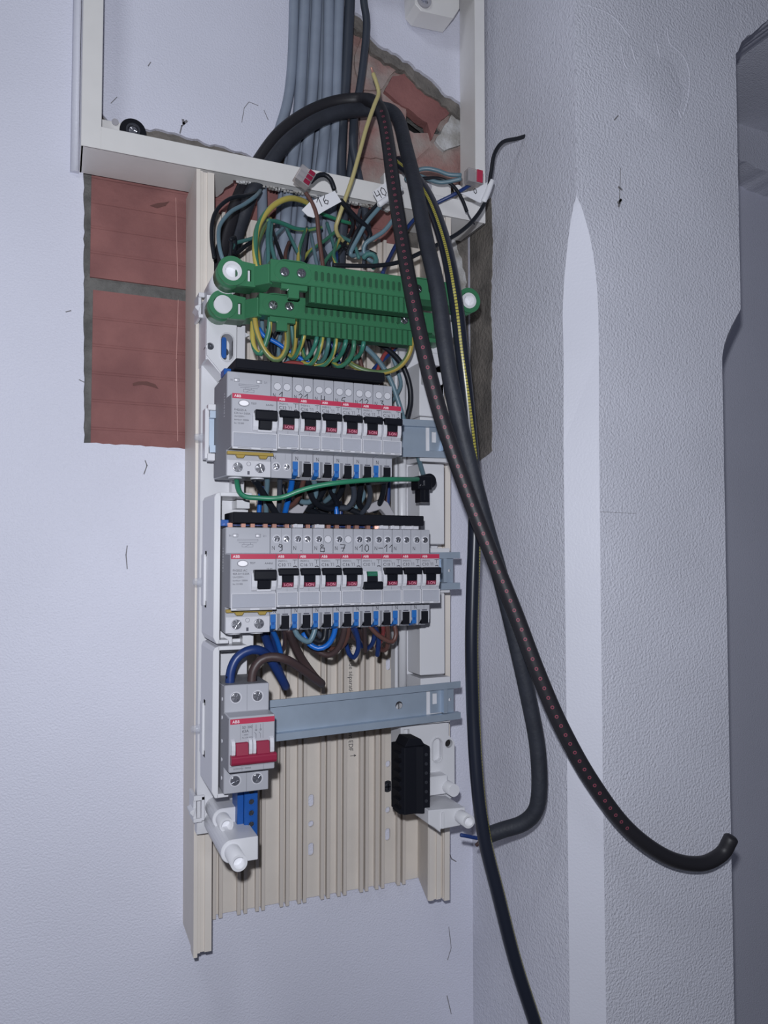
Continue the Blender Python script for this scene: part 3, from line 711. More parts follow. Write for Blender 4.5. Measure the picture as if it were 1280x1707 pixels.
# ================================================================== BREAKERS
PITCH = 17.5; BX0 = 119.5
SH, NO = -159., -177.          # shoulder plane and nose plane
MC = {}
def cpart(key, name, builder, material, parent, bevel=0., seg=1, label=None):
    """part whose mesh is shared by all devices of a kind; builder works in local mm (x from device left edge, y absolute, z from row centre)"""
    if key not in MC:
        MC[key] = mesh_from(builder(), name, material, (0, RY, 0), bevel, seg)
    return part(name, MC[key], material, parent, label=label)
DIG = {'0': [[(.5, 1), (.15, .75), (.1, .3), (.45, 0), (.8, .25), (.8, .75), (.5, 1)]], '1': [[(.1, .6), (.6, 1), (.55, 0)]],
       '2': [[(.1, .8), (.4, 1), (.7, .75), (.2, .1), (.3, 0), (.9, .15)]], '3': [[(.1, .95), (.6, .95), (.35, .6), (.75, .4), (.5, 0), (.1, .1)]],
       '4': [[(.15, 1), (.1, .4), (.8, .45)], [(.75, .9), (.7, 0)]], '5': [[(.85, 1), (.3, .9), (.15, .55), (.7, .5), (.7, .1), (.1, .05)]],
       '6': [[(.7, 1), (.2, .6), (.15, .2), (.5, 0), (.8, .3), (.5, .5), (.2, .35)]], '7': [[(0, 1), (.9, .95), (.4, 0)], [(.15, .5), (.8, .5)]],
       '8': [[(.3, 1), (.1, .8), (.3, .6), (.6, .8), (.3, 1)], [(.1, .5), (.8, .5), (.8, 0), (.1, 0), (.1, .5)]],
       '9': [[(.7, .9), (.3, 1), (.15, .7), (.5, .55), (.75, .85), (.75, .2), (.3, 0)]], '-': [[(0, .5), (.8, .5)]], '.': [[(.3, .1), (.4, .1)]]}
def hand(mb, text, x, z, y, size, wd, rot=0.):
    c, sn = math.cos(rot), math.sin(rot); cx = 0
    for ch in text:
        for st in DIG.get(ch, []):
            mb.ribbon([(x + ((cx + p[0] * size * .8) * c - p[1] * size * sn), z + ((cx + p[0] * size * .8) * sn + p[1] * size * c)) for p in st], y, wd)
        cx += size * .82
    return mb
def body_profile(low_chamfer):
    h = 41.
    p = [(RY + 8, -h + 2), (RY + 8, h - 2), (SH, h), (SH, 20.6), (NO, 20.3), (NO, -20.4), (SH, -21.0)]
    if low_chamfer: p += [(SH, -35.5), (SH + 9, -h)]
    else: p += [(SH, -h)]
    return p
def breaker(row, i, rating, scribble, caps, on, low_screws, label, group):
    x0 = BX0 + PITCH * i; zc = ROWS[row]; W = PITCH - .25
    t = thing('circuit_breaker', label, 'circuit breaker', (x0, RY, zc), group)
    ls = 's' if low_screws else 'p'
    cpart('b_body' + ls, 'body', lambda: MB().prism(body_profile(not low_screws), .1, W, 'x'), 'breaker', t, .45)
    # upper shoulder: centre seam and two screw wells
    cpart('b_seam', 'seam', lambda: MB().box(8.9, 9.15, SH - .12, SH, 21, 40.5), 'breaker_dark', t)
    for k, (cx, cap) in enumerate(zip((4.9, 12.7), caps)):
        if cap == 'cap':
            cpart('b_well%d' % k, 'screw_well', lambda: MB().plate(disc_poly(cx, 32.2, 3.25, 22), [disc_poly(cx, 32.2, 2.8, 22)], SH - .1, SH + .2), 'breaker_dark', t)
            cpart('b_cap%d' % k, 'screw_cap', lambda: MB().cyl((cx, SH, 32.2), 2.85, -.7, 'y', 22), 'breaker_cap', t, .2)
        else:
            o = cpart('b_rim%d' % k, 'screw_well', lambda: MB().plate(disc_poly(cx, 32.2, 3.3, 22), [disc_poly(cx, 32.2, 2.75, 22)], SH - .35, SH + .2), 'breaker_cap', t)
            cpart('b_scr%d' % k, 'terminal_screw', lambda: MB().screw(cx + .25, SH, 32.2, 2.35), 'chrome', o)
    cpart('b_N', 'neutral_letter', lambda: MB().text('N', 1.0, 23.4, SH, 4.6, sx=.75), 'black_text', t)
    if scribble:
        b = MB(); hand(b, scribble, 6.0 if len(scribble) < 2 else 4.8, 22.2, SH, 5.8, .55); part('handwriting', mesh_from(b, 'handwriting', 'ink', (0, RY, 0)), 'ink', t)
    # nose: red band, label, lever with cheeks, label window
    o = cpart('b_red', 'red_band', lambda: MB().box(.15, W - .05, NO - .22, NO + .5, 16.5, 20.2), 'red_print', t)
    cpart('b_brand', 'brand_lettering', lambda: MB().text('ABB', 1.3, 17.35, NO - .22, 2.7, sx=1.0), 'white_text', o)
    o = cpart('b_label', 'label_field', lambda: MB().box(.3, W - .2, NO - .12, NO + .3, 9.4, 16.4), 'label_grey', t)
    if ('b_rt', rating) not in MC:
        def rt():
            m = MB().text('SN201S L', 1.3, 14.2, NO - .12, 2.0, sx=.95).text(rating, 1.2, 10.6, NO - .12, 3.6, sx=1.0)
            m.ribbon([(8.6, 13), (9.6, 13), (9.6, 10.8)], NO - .12, .22).ribbon([(10.4, 13), (11.3, 13), (11.3, 10.8)], NO - .12, .22)
            m.ribbon([(13, 15.6), (16.4, 15.6)], NO - .12, .4).ribbon([(14.7, 15.4), (14.7, 12.6)], NO - .12, .3).ribbon([(13.6, 10.4), (15.2, 10.8), (16.2, 10.2)], NO - .12, .7)
            return m
        MC[('b_rt', rating)] = mesh_from(rt(), 'rating_text', 'black_text', (0, RY, 0))
    part('rating_text', MC[('b_rt', rating)], 'black_text', o)
    # lever
    if on:
        def lev():
            m = MB().prism([(NO + 1, 9.2), (NO - 4.6, 9.4), (NO - 5.4, 8.6), (NO - 5.4, 4.4), (NO - 4.4, 3.6), (NO + 1, 3.6)], 1.2, 16.6, 'x')
            m.prism([(NO + 1, 4.2), (NO - 3.6, 4.0), (NO - 2.2, -5.0), (NO + 1, -5.0)], 4.2, 13.0, 'x'); return m
        o = cpart('b_lev_on', 'lever', lev, 'black_abs', t, .45)
        o = cpart('b_onl', 'on_label', lambda: MB().prism([(NO + .5, -1.6), (NO - 3.05, -1.6), (NO - 2.45, -5.05), (NO + .5, -5.05)], 4.25, 12.95, 'x'), 'on_red', o)
        cpart('b_ont', 'on_lettering', lambda: MB().text('I-ON', 8.6, -4.5, NO - 2.95, 3.2, 'CENTER', sx=.95, th=.25), 'red_text', t)
    else:
        def lev():
            m = MB().prism([(NO + 1, -1.6), (NO - 4.4, -1.8), (NO - 5.4, -2.8), (NO - 5.4, -7.2), (NO - 4.6, -8), (NO + 1, -8)], .8, 16.8, 'x')
            m.prism([(NO + 1, 6.0), (NO - 2.2, 6.0), (NO - 3.6, -2.2), (NO + 1, -2.2)], 4.2, 13.0, 'x'); return m
        o = cpart('b_lev_off', 'lever', lev, 'black_abs', t, .45)
        o = cpart('b_offl', 'off_label', lambda: MB().prism([(NO + .5, 6.2), (NO - 2.3, 6.2), (NO - 2.85, 2.6), (NO + .5, 2.6)], 4.25, 12.95, 'x'), 'off_green', o)
        cpart('b_offt', 'off_lettering', lambda: MB().text('O-OFF', 8.6, 3.3, NO - 2.7, 2.5, 'CENTER', sx=.85, th=.25), 'w_teal', t)
    def cheeks():
        m = MB()
        for a, c in ((.7, 3.9), (13.3, 16.6)):
            m.prism([(NO + .5, 7.6), (NO - 1.4, 6.6), (NO - 2.7, 3.4), (NO - 3.0, 0), (NO - 2.6, -3.4), (NO - 1.4, -6.2), (NO + .5, -7.2)], a, c, 'x')
        return m
    cpart('b_chk', 'lever_cheek', cheeks, 'breaker_cap', t, .3)
    cpart('b_line', 'centre_mark', lambda: MB().box(8.5, 8.75, NO - .1, NO + .2, -8.4, -6.2), 'breaker_dark', t)
    window(t, W, 'b')
    # lower terminals
    cpart('b_N2', 'neutral_letter', lambda: MB().text('N', 1.6 if low_screws else 2.3, -26.2, SH, 4.4, sx=.75), 'black_text', t) if not low_screws else cpart('b_N3', 'neutral_letter', lambda: MB().text('N', 1.6, -26.2, SH, 4.4, sx=.75), 'black_text', t)
    cpart('b_seam2', 'seam', lambda: MB().box(11.6, 11.8, SH - .1, SH, -26.6, -21), 'breaker_dark', t)
    if low_screws:
        for k, cx in enumerate((4.2, 12.8)):
            o = cpart('b_lrim%d' % k, 'screw_well', lambda: MB().plate(disc_poly(cx, -32, 3.7 - k * .7, 22), [disc_poly(cx, -32, 3.0 - k * .7, 22)], SH - .4, SH + .2), 'breaker_cap', t)
            cpart('b_lscr%d' % k, 'terminal_screw', lambda: MB().screw(cx + .2, SH, -32, 2.5 - k * .3), 'chrome', o)
    else:
        cpart('b_blue', 'neutral_port', lambda: MB().box(.3, 4.6, SH - .5, SH + 4, -33.6, -27.2).prism([(SH - .5, -33.6), (SH - .5, -38.5), (SH + 7, -40.8), (SH + 7, -33.6)], .6, 4.4, 'x'), 'blue_port', t, .25)
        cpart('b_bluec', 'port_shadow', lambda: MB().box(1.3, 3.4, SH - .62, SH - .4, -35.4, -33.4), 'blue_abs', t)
        cpart('b_tab', 'port_wall', lambda: MB().prism([(4.7, -26.8), (7.9, -26.8), (7.9, -37), (6.0, -40), (4.7, -40)], SH - .25, SH + 5, 'y'), 'breaker_dark', t, .2)
        cpart('b_tab2', 'port_rim', lambda: MB().box(4.55, 5.2, SH - 1.0, SH + 3, -39.5, -27).box(15.6, 16.2, SH - .8, SH + 3, -38, -28), 'breaker_cap', t)
        cpart('b_blk', 'line_port', lambda: MB().box(9.2, 15.5, SH - .4, SH + 6, -38.8, -28.4), 'black_matte', t)
        cpart('b_brow', 'port_text', lambda: MB().box(9.9, 14.6, SH - .14, SH, -27.9, -26.9), 'grey_text', t)
    return t
def window(t, W, key, z0=-20.3, z1=-8.8):
    o = cpart(key + '_card', 'label_card', lambda: MB().box(1.0, W - .9, NO - .25, NO + .3, z0 + 2.2, z1 - .6), 'card', t)
    cpart(key + '_win', 'label_window', lambda: MB().box(.2, W - .1, NO - 1.5, NO - .3, z0 + 1.8, z1), 'clear', t, .25)
    cpart(key + '_wr', 'window_glint', lambda: MB().box(.25, .9, NO - 1.6, NO, z0 + 1.5, z1).box(W - .75, W - .15, NO - 1.6, NO, z0 + 1.5, z1).box(.25, W - .15, NO - 1.7, NO, z1 - .5, z1), 'breaker_cap', t)  # pale edge strips stand in for glints on the clear cover
    cpart(key + '_wl', 'window_lip', lambda: MB().box(.2, W - .1, NO - 2.0, NO, z0 - .1, z0 + 1.6), 'breaker_cap', t, .3)
    cpart(key + '_wd', 'window_notch', lambda: MB().box(W * .12, W * .42, NO - 2.1, NO - 1.9, z0 + .5, z0 + 1.0).box(W * .62, W * .9, NO - 2.1, NO - 1.9, z0 + .5, z0 + 1.0), 'breaker_dark', t)
def side_marks():
    m = MB()
    for k in range(9): m.box(-.45, -.3, SH + 8, SH + 10.5, 24 - k * 2.2, 24 - k * 2.2 + random.choice((.9, 1.5)))
    return m
def rcd(row, l1, l2, label, yellow_pins):
    zc = ROWS[row]; W = 34.8
    t = thing('residual_current_breaker', label, 'circuit breaker', (BX0, RY, zc), 'wide residual current units')
    cpart('r_body', 'body', lambda: MB().prism(body_profile(False), 0, W, 'x'), 'breaker', t, .5)
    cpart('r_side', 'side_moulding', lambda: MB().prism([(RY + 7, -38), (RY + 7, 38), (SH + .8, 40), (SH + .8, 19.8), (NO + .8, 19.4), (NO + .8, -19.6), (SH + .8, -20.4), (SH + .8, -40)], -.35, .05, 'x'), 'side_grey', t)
    cpart('r_side2', 'side_text', lambda: side_marks(), 'label_grey', t)
    for k, (a, c) in enumerate(((5.2, 9.4), (23.0, 27.2))):
        o = cpart('r_ph%d' % k, 'probe_slot', lambda: MB().plate([(a, 33.2), (c, 33.2), (c, 35.8), (a, 35.8)], [[(a + .4, 33.6), (c - .4, 33.6), (c - .4, 35.4), (a + .4, 35.4)]], SH - .25, SH + .1), 'breaker_dark', t)
        cpart('r_pl%d' % k, 'probe_light', lambda: MB().box(a + .5, a + 2.4, SH - .12, SH, 33.8, 35.2), 'white_text', o)
    def dg():
        m = MB().text('N', 2.4, 33.6, SH, 2.2).text('2/1', 29, 33.6, SH, 2.2)
        m.ribbon([(9, 31.6), (9, 30.4), (25, 30.4), (25, 31.6), (9, 31.6)], SH, .18).ribbon([(12.5, 27.6), (12.5, 25.6), (21, 25.6), (21, 27.6), (12.5, 27.6)], SH, .18)
        m.ribbon([(10, 29), (24, 29)], SH, .2).ribbon([(14, 29), (14, 27.6)], SH, .18).ribbon([(19, 29), (19, 27.6)], SH, .18).ribbon([(15, 25.8), (18, 27.4)], SH, .18); return m
    cpart('r_diag', 'wiring_diagram', dg, 'grey_text', t)
    o = cpart('r_red', 'red_band', lambda: MB().box(.2, W - .1, NO - .22, NO + .5, 16.4, 20.2), 'red_print', t)
    cpart('r_brand', 'brand_lettering', lambda: MB().text('ABB', 1.6, 17.3, NO - .22, 2.9), 'white_text', o)
    cpart('r_bez', 'button_rim', lambda: MB().plate([(9 + 4.3 * math.cos(i * .2618), 13 + 2.6 * math.sin(i * .2618)) for i in range(24)], [[(9 + 3.7 * math.cos(i * .2618), 13 + 2.1 * math.sin(i * .2618)) for i in range(24)]], NO - .5, NO + .1), 'breaker_dark', t)
    cpart('r_btn', 'test_button', lambda: MB().prism([(9 + 3.7 * math.cos(i * .2618), 13 + 2.1 * math.sin(i * .2618)) for i in range(24)], NO - 1.1, NO, 'y'), 'white_text', t, .3)
    def txt():
        m = MB().text('TEST', 14.5, 12.6, NO, 2.0).text('AA4061', 26, 12.4, NO, 2.0).text('CE 4M', 27.5, 8.4, NO, 1.6)
        m.text(l1, 1.6, 7.0, NO, 2.3).text(l2, 1.6, 4.6, NO, 2.1)
        m.text('Un=230V~', 1.6, 2.2, NO, 1.9).text('Im=Inc= 1000A', 1.6, -.4, NO, 1.8).text('Inc 10 000', 1.6, -3.0, NO, 1.8); return m
    part('printed_text', mesh_from(txt(), 'printed_text', 'black_text', (0, RY, 0)), 'black_text', t)
    def lev():
        m = MB().prism([(NO + 1, 8.2), (NO - 4.8, 8.4), (NO - 5.8, 7.4), (NO - 5.8, 1.0), (NO - 4.6, 0), (NO + 1, 0)], 17.0, 34.0, 'x')
        m.prism([(NO + 1, .6), (NO - 3.8, .4), (NO - 2.4, -6.4), (NO + 1, -6.4)], 20.4, 30.0, 'x'); return m
    cpart('r_lev', 'lever', lev, 'black_abs', t, .5)
    def chk():
        m = MB()
        for a, c in ((15.6, 19.8), (30.6, 34.4)):
            m.prism([(NO + .5, 7.6), (NO - 1.6, 5.6), (NO - 2.8, 2.4), (NO - 3.2, -1), (NO - 2.8, -4.4), (NO - 1.6, -7.2), (NO + .5, -8.4)], a, c, 'x')
        m.box(19.6, 30.8, NO - 1.4, NO + .3, -8.2, -6.6); return m
    cpart('r_chk', 'lever_cheek', chk, 'breaker_cap', t, .3)
    window(t, W, 'r', -22.0, -9.3)
    def yc():
        m = MB().box(-.6, W + .6, SH - 6, SH - 1, -24.6, -22.2)
        for a in (6, 24): m.prism([(a, -24.4), (a + 7.5, -24.4), (a + 6, -27), (a + 1.5, -27)], SH - 5, SH - 1, 'y')
        return m
    o = cpart('r_yel', 'yellow_strip', yc, 'yellow_clip', t, .3)
    o = cpart('r_low', 'terminal_cover', lambda: MB().plate([(.2, -40.8), (W - .2, -40.8), (W - .2, -28.2), (.2, -28.2)], [], SH - 1.0, SH + .2), 'breaker_cap', t, .3)
    for k, cx in enumerate((8.4, 26.0)):
        o = cpart('r_rim%d' % k, 'screw_well', lambda: MB().plate(disc_poly(cx, -34, 4.9, 26), [disc_poly(cx, -34, 4.2, 26)], SH - 1.5, SH - .8), 'breaker_cap', t)
        cpart('r_scr%d' % k, 'terminal_screw', lambda: MB().screw(cx, SH - 1.0, -34, 3.9, 20), 'chrome', o)
    cpart('r_mk', 'terminal_mark', lambda: MB().box(16, 17.8, SH - 1.15, SH - 1, -39.4, -36.6).plate(disc_poly(17, -31, 1.7), [disc_poly(17, -31, 1.45)], SH - 1.15, SH - 1), 'grey_text', t)
    cpart('r_foot', 'terminal_foot', lambda: MB().cyl((8.4, SH + 8, -41), 5.5, -1.2, 'z', 20).cyl((26, SH + 8, -41), 5.5, -1.2, 'z', 20), 'breaker_cap', t)
    return t
rcd(1, 'FH202S A', '63A In= 0.03A', 'wide residual current breaker at the start of the upper breaker row', True)
rcd(2, 'FH202S AC', '40A In= 0.03A', 'wide residual current breaker at the start of the middle breaker row', True)
CAPC = ('cap', 'cap')
G1, G2 = 'breakers in the upper row', 'breakers in the middle row'
for i, (rt, hw, on, ls, lb) in enumerate([
        ('C32', '1', True, True, 'grey C32 breaker marked 1, first after the upper residual unit'),
        ('C16', '21', True, False, 'grey C16 breaker marked 21, next to the C32 one'),
        ('C16', '4', True, False, 'grey C16 breaker with a bold handwritten 4, upper row'),
        ('C16', '5', True, False, 'grey C16 breaker marked 5 in the upper row'),
        ('C16', '12', True, False, 'grey C16 breaker marked 12, last but one of the upper row'),
        ('C16', '3', True, False, 'grey C16 breaker marked 3 at the right end of the upper row')]):
    breaker(1, i + 2, rt, hw, CAPC, on, ls, lb, G1)
SS, SCp = ('scr', 'scr'), ('scr', 'cap')
for i, (rt, hw, caps, on, lb) in enumerate([
        ('C10', '9', SS, True, 'grey C10 breaker marked 9, first after the middle residual unit'),
        ('C16', '.', SS, True, 'grey C16 breaker with only an ink dot, between 9 and 8'),
        ('C16', '8', SCp, True, 'grey C16 breaker marked with a squared 8, middle row'),
        ('C16', '7', SCp, True, 'grey C16 breaker marked with a crossed 7, middle row'),
        ('C10', '10', SS, False, 'grey C10 breaker marked 10, switched off with green label showing'),
        ('C10', '-11', SS, True, 'grey C10 breaker marked 11, beside the one switched off'),
        ('C10', '', SS, True, 'unmarked grey C10 breaker, second from right in the middle row'),
        ('C10', '', SS, True, 'unmarked grey C10 breaker at the right end of the middle row')]):
    breaker(2, i + 2, rt, hw, caps, on, False, lb, G2)

# main switch
zc = ROWS[3]
ms = thing('main_switch', 'grey two-pole main switch with a wide red lever on the lowest rail', 'switch', (BX0, RY, zc))
W = 34.6
part('body', mesh_from(MB().prism(body_profile(False), 0, W, 'x'), 'body', 'breaker', (0, RY, 0), .5), 'breaker', ms)
def lp(name, mb, m, parent, bevel=0.): return part(name, mesh_from(mb, name, m, (0, RY, 0), bevel), m, parent)
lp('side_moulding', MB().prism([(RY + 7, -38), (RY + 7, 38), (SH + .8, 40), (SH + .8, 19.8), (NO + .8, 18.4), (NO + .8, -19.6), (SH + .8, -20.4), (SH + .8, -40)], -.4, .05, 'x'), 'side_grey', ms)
for z in (30, 16, -2, -16, -30): lp('side_rivet', MB().cyl((-.4, SH + 6, z), 1.5, -.5, 'x', 14), 'breaker_cap', ms, .1)
lp('seam', MB().box(17.2, 17.45, SH - .15, SH, 21, 40.6), 'breaker_dark', ms); lp('seam', MB().box(17.2, 17.45, SH - .15, SH, -40.6, -21.5), 'breaker_dark', ms)
lp('top_plate', MB().box(.3, W - .3, SH + 1, RY + 6, 40.4, 41.2), 'breaker_dark', ms)
for z in (31.5, -31.5):
    for cx in (8.6, 25.6):
        o = lp('screw_well', MB().plate(disc_poly(cx, z, 4.5, 26), [disc_poly(cx, z, 3.9, 26)], SH - .5, SH + .2), 'breaker_cap', ms)
        lp('terminal_screw', MB().screw(cx - .2, SH - .2, z, 3.6, 20), 'chrome', o)
o = lp('red_band', MB().box(.6, W - .3, NO - .22, NO + .5, 15.0, 18.9), 'red_print', ms)
lp('brand_lettering', MB().text('ABB', 2.2, 15.9, NO - .22, 3.0), 'white_text', o)
m_ = MB().text('SD 202', 9.6, 11.4, NO, 2.6).text('63A', 9.6, 8.4, NO, 3.0).text('~ 400V', 9.8, 6.2, NO, 1.5).text('AC-22B 50Hz', 9.6, 4.2, NO, 1.4)
for a in (20.2, 23.6):
    m_.ribbon([(a, 13.6), (a, 10.6)], NO, .2).ribbon([(a - .5, 10.2), (a + .5, 10.2), (a + .5, 9.2), (a - .5, 9.2), (a - .5, 10.2)], NO, .2).ribbon([(a - 1.2, 8), (a, 6.6), (a, 3.6)], NO, .2)
for a in (8.4, 17.2, 25.6): m_.ribbon([(a, 14.2), (a, 3.2)], NO, .1)
m_.text('2CDD272111R0063', 3.2, -18.4, NO, 1.6)
lp('printed_text', m_, 'black_text', ms)
lv = MB().prism([(NO + 1, 1.6), (NO - 2.4, 1.6), (NO - 4.4, -8.0), (NO + 1, -8.4)], 4.4, 14.0, 'x').prism([(NO + 1, 1.6), (NO - 2.4, 1.6), (NO - 4.4, -8.0), (NO + 1, -8.4)], 20.0, 30.0, 'x')
lv.prism([(NO + 1, -7.2), (NO - 4.6, -7.2), (NO - 6.0, -8.4), (NO - 6.0, -12.6), (NO - 4.6, -14.4), (NO + 1, -14.8)], .6, 35.0, 'x')
lp('lever', lv, 'red_lever', ms, .5)
ck = MB()
for a, c in ((1.2, 4.2), (14.3, 17.0), (17.4, 19.8), (30.4, 33.6)): ck.prism([(NO + .5, 4.2), (NO - 1.8, 3.0), (NO - 3.0, 0), (NO - 3.2, -3.5), (NO - 2.8, -7.2), (NO + .5, -7.6)], a, c, 'x')
lp('lever_cheek', ck, 'breaker_cap', ms, .3)
lp('lower_seam', MB().box(.5, W - .5, NO - .1, NO + .1, -16.4, -16.2).box(9.6, 9.8, NO - .1, NO + .1, -20.2, -16.3).box(26, 26.2, NO - .1, NO + .1, -20.2, -16.3), 'breaker_dark', ms)

# ================================================================== COMB BUSBARS
def comb(x0, x1, zl, h, label, teeth, y0=-166., y1=-132.):
    t = thing('comb_busbar', label, 'busbar', ((x0 + x1) / 2, y1, zl), 'black comb busbars')
    part('cover', MB().box(x0, x1, y0, y1, zl + 1, zl + 1 + h), 'black_matte', t, .5)
    part('blue_end', MB().box(x0 - 5.5, x0 + .5, y1 - 16, y1 - 2, zl - 1, zl + 4), 'blue_abs', t, .4)
    part('neutral_strip', MB().box(x0 - 4, x1 - 20, y1 - 14, y1 - 3, zl - .6, zl + 1.4), 'w_navy', t)
    for k, xx in enumerate(teeth):
        part('copper_tooth', MB().box(xx, xx + 3.4, y0 + 9, y0 + 13, zl - 4, zl + 1.2), 'copper', t)
    return t
comb(124.5, 249.5, 143.6, 7.4, 'black comb busbar over the upper breaker row', [])
tb = comb(123.5, 285.5, 23.6, 8.4, 'long black comb busbar with copper teeth over the middle breaker row', [121.5 + 8.75 * k + (k % 2) * 1.5 for k in range(0, 16)])
for xx in (172, 190, 246, 256, 266, 274):
    part('white_clip', MB().box(xx, xx + 8, -163, -154, 21.6, 24.4).box(xx + 1, xx + 3, -164, -156, 22, 25.6), 'breaker_cap', tb, .2)

# ================================================================== CABLES AND WIRES
CAMV = Vector((0, CAMY, 0))
def spline(pts, step):
    """Catmull-Rom through the points, resampled"""
    q = [pts[0] * 2 - pts[1]] + pts + [pts[-1] * 2 - pts[-2]]; out = []
    for i in range(1, len(q) - 2):
        p0, p1, p2, p3 = q[i - 1], q[i], q[i + 1], q[i + 2]
        n = max(2, int((p2 - p1).length / step))
        for j in range(n):
            t = j / n
            out.append(.5 * ((2 * p1) + (p2 - p0) * t + (2 * p0 - 5 * p1 + 4 * p2 - p3) * t * t + (3 * p1 - p0 - 3 * p2 + p3) * t ** 3))
    out.append(pts[-1]); return out
def tube(mb, pts, r, n=10, facing=False, rfun=None):
    L = [0.]
    for a, b in zip(pts[:-1], pts[1:]): L.append(L[-1] + (b - a).length)
    T = []
    for i in range(len(pts)):
        d = pts[min(i + 1, len(pts) - 1)] - pts[max(i - 1, 0)]
        T.append(d.normalized() if d.length > 1e-9 else Vector((0, 0, 1)))
    nrm = (CAMV - pts[0]).normalized(); nrm = (nrm - T[0] * nrm.dot(T[0])).normalized()
    rings = []
    for i, p in enumerate(pts):
        if facing:
            c = (CAMV - p).normalized(); c = c - T[i] * c.dot(T[i])
            if c.length > .15: nrm = c.normalized()
        nrm = (nrm - T[i] * nrm.dot(T[i])).normalized()
        rings.append((p, nrm.copy(), T[i].cross(nrm), (rfun(L[i] / L[-1]) if rfun else 1.) * r, L[i]))
    a, b = rings[0], rings[-1]
    pre = [(a[0] - T[0] * a[3] * .42, a[1], a[2], a[3] * .62, a[4] - a[3] * .42), (a[0] - T[0] * a[3] * .22, a[1], a[2], a[3] * .9, a[4] - a[3] * .2)]
    suf = [(b[0] + T[-1] * b[3] * .22, b[1], b[2], b[3] * .9, b[4] + b[3] * .2), (b[0] + T[-1] * b[3] * .42, b[1], b[2], b[3] * .62, b[4] + b[3] * .42)]
    rings = pre + rings + suf
    o = len(mb.v); uvs = mb.uv if mb.uv is not None else []
    for (p, nn, bb, rr, l) in rings:
        for k in range(n):
            t = 2 * math.pi * (k / n - .5); mb.v.append(tuple(p + nn * (rr * math.cos(t)) + bb * (rr * math.sin(t))))
    for i in range(len(rings) - 1):
        for k in range(n):
            k2 = (k + 1) % n; mb.sm.add(len(mb.f))
            mb.f.append((o + i * n + k, o + i * n + k2, o + (i + 1) * n + k2, o + (i + 1) * n + k))
            l0, l1 = rings[i][4], rings[i + 1][4]
            uvs += [(l0, k / n), (l0, (k + 1) / n), (l1, (k + 1) / n), (l1, k / n)]
    mb.f.append(tuple(o + k for k in range(n - 1, -1, -1))); uvs += [(0, 0)] * n
    e = o + (len(rings) - 1) * n; mb.f.append(tuple(e + k for k in range(n))); uvs += [(0, 0)] * n
    mb.uv = uvs
    return mb
def route(pts):
    """(px, py[, Y]) way-points; a missing depth is interpolated between its neighbours"""
    ys = [p[2] if len(p) > 2 else None for p in pts]
    for i, y in enumerate(ys):
        if y is None:
            a = max(j for j in range(i) if ys[j] is not None); b = min((j for j in range(i + 1, len(ys)) if len(pts[j]) > 2), default=a)
            ys[i] = ys[a] if b == a else ys[a] + (pts[b][2] - ys[a]) * (i - a) / (b - a)
    return [P(p[0], p[1], y) for p, y in zip(pts, ys)]
def wire(label, material, r, pts, name='wire', cat='wire', group=None, n=10, facing=False, tip=None, step=3.0, rfun=None):
    pp = spline(route(pts), step)
    o = single(name, tube(MB(), pp, r, n, facing, rfun), material, label, cat, group)
    if tip:
        tp = route(tip[1]); m = MB(); tube(m, spline(tp, 2.), tip[2], 8); part('conductor', m, tip[0], o, label='bare metal end')
    return o
def cable(label, material, r, pts, **kw): return wire(label, material, r, pts, name=kw.pop('name', 'cable'), cat='cable', n=18, **kw)

for rp in RIDGES:
    part('plaster_ridge', tube(MB(), spline([P(a_, b_, YF) + Vector((0, .7, 0)) for a_, b_ in rp], 3.), 1.1, 8), 'paint_side', pil)
# ---- grey supply bundle inside the frame
GB_ = 'grey sheathed cables in the supply bundle'
gl = ['leftmost grey sheathed cable of the supply bundle, bending away to the left', 'second grey sheathed cable from the left in the supply bundle',
      'third grey sheathed cable from the left in the supply bundle', 'fourth grey sheathed cable from the left in the supply bundle', 'rightmost grey sheathed cable of the supply bundle, beside the black ones']
gp = [[(491, -60, -13), (490, 0), (487, 100), (480, 165), (466, 215), (450, 262, -13), (438, 300, -14), (437, 345, -16), (437, 445, -28)],
      [(509, -60, -14), (508, 0), (503, 108), (498, 190), (490, 250), (480, 320, -15), (470, 450, -30)],
      [(528, -60, -14), (528, 0), (522, 130), (516, 210), (508, 300, -15), (497, 450, -30)],
      [(548, -60, -14), (548, 0), (546, 130), (541, 220), (532, 310, -16), (522, 450, -32)],
      [(566, -60, -14), (565, 0), (561, 130), (560, 220), (556, 300, -15), (548, 450, -30)]]
for l, p in zip(gl, gp): cable(l, 'w_greycable', 5.6 if p[0][0] > 500 else 5.0, p, group=GB_)
for nn_, x0, x1, x2 in (('first and second', 500, 494, 468), ('second and third', 519, 512, 492), ('third and fourth', 539, 533, 520), ('fourth and fifth', 557, 552, 542)):
    cable('slim grey cable showing between the %s thick grey cables' % nn_, 'w_greycable', 3.3, [(x0, -60, -5), (x0 - 1, 0), (x1, 180), (x2, 330, -8), (x2 - 8, 450, -16)], group='slim cables at the back of the bundle')
cable('straight black cable on the right side of the grey bundle', 'w_darkgrey', 5.4, [(584, -60, -14), (583, 0), (577, 120), (571, 200), (568, 280, -18), (572, 350, -28), (566, 450, -34)])
cable('dark curved cable standing apart right of the grey bundle', 'w_darkgrey', 4.0, [(602, -60, -16), (606, 0), (611, 40), (606, 100), (599, 150), (590, 200), (588, 240), (594, 275, -24), (603, 320, -30), (612, 380, -30)])
cable('black cable beside the bundle hanging behind the frame bar', 'w_darkgrey', 4.6, [(594, 160, -10), (590, 200), (588, 250), (580, 320, -16), (560, 450, -26)])
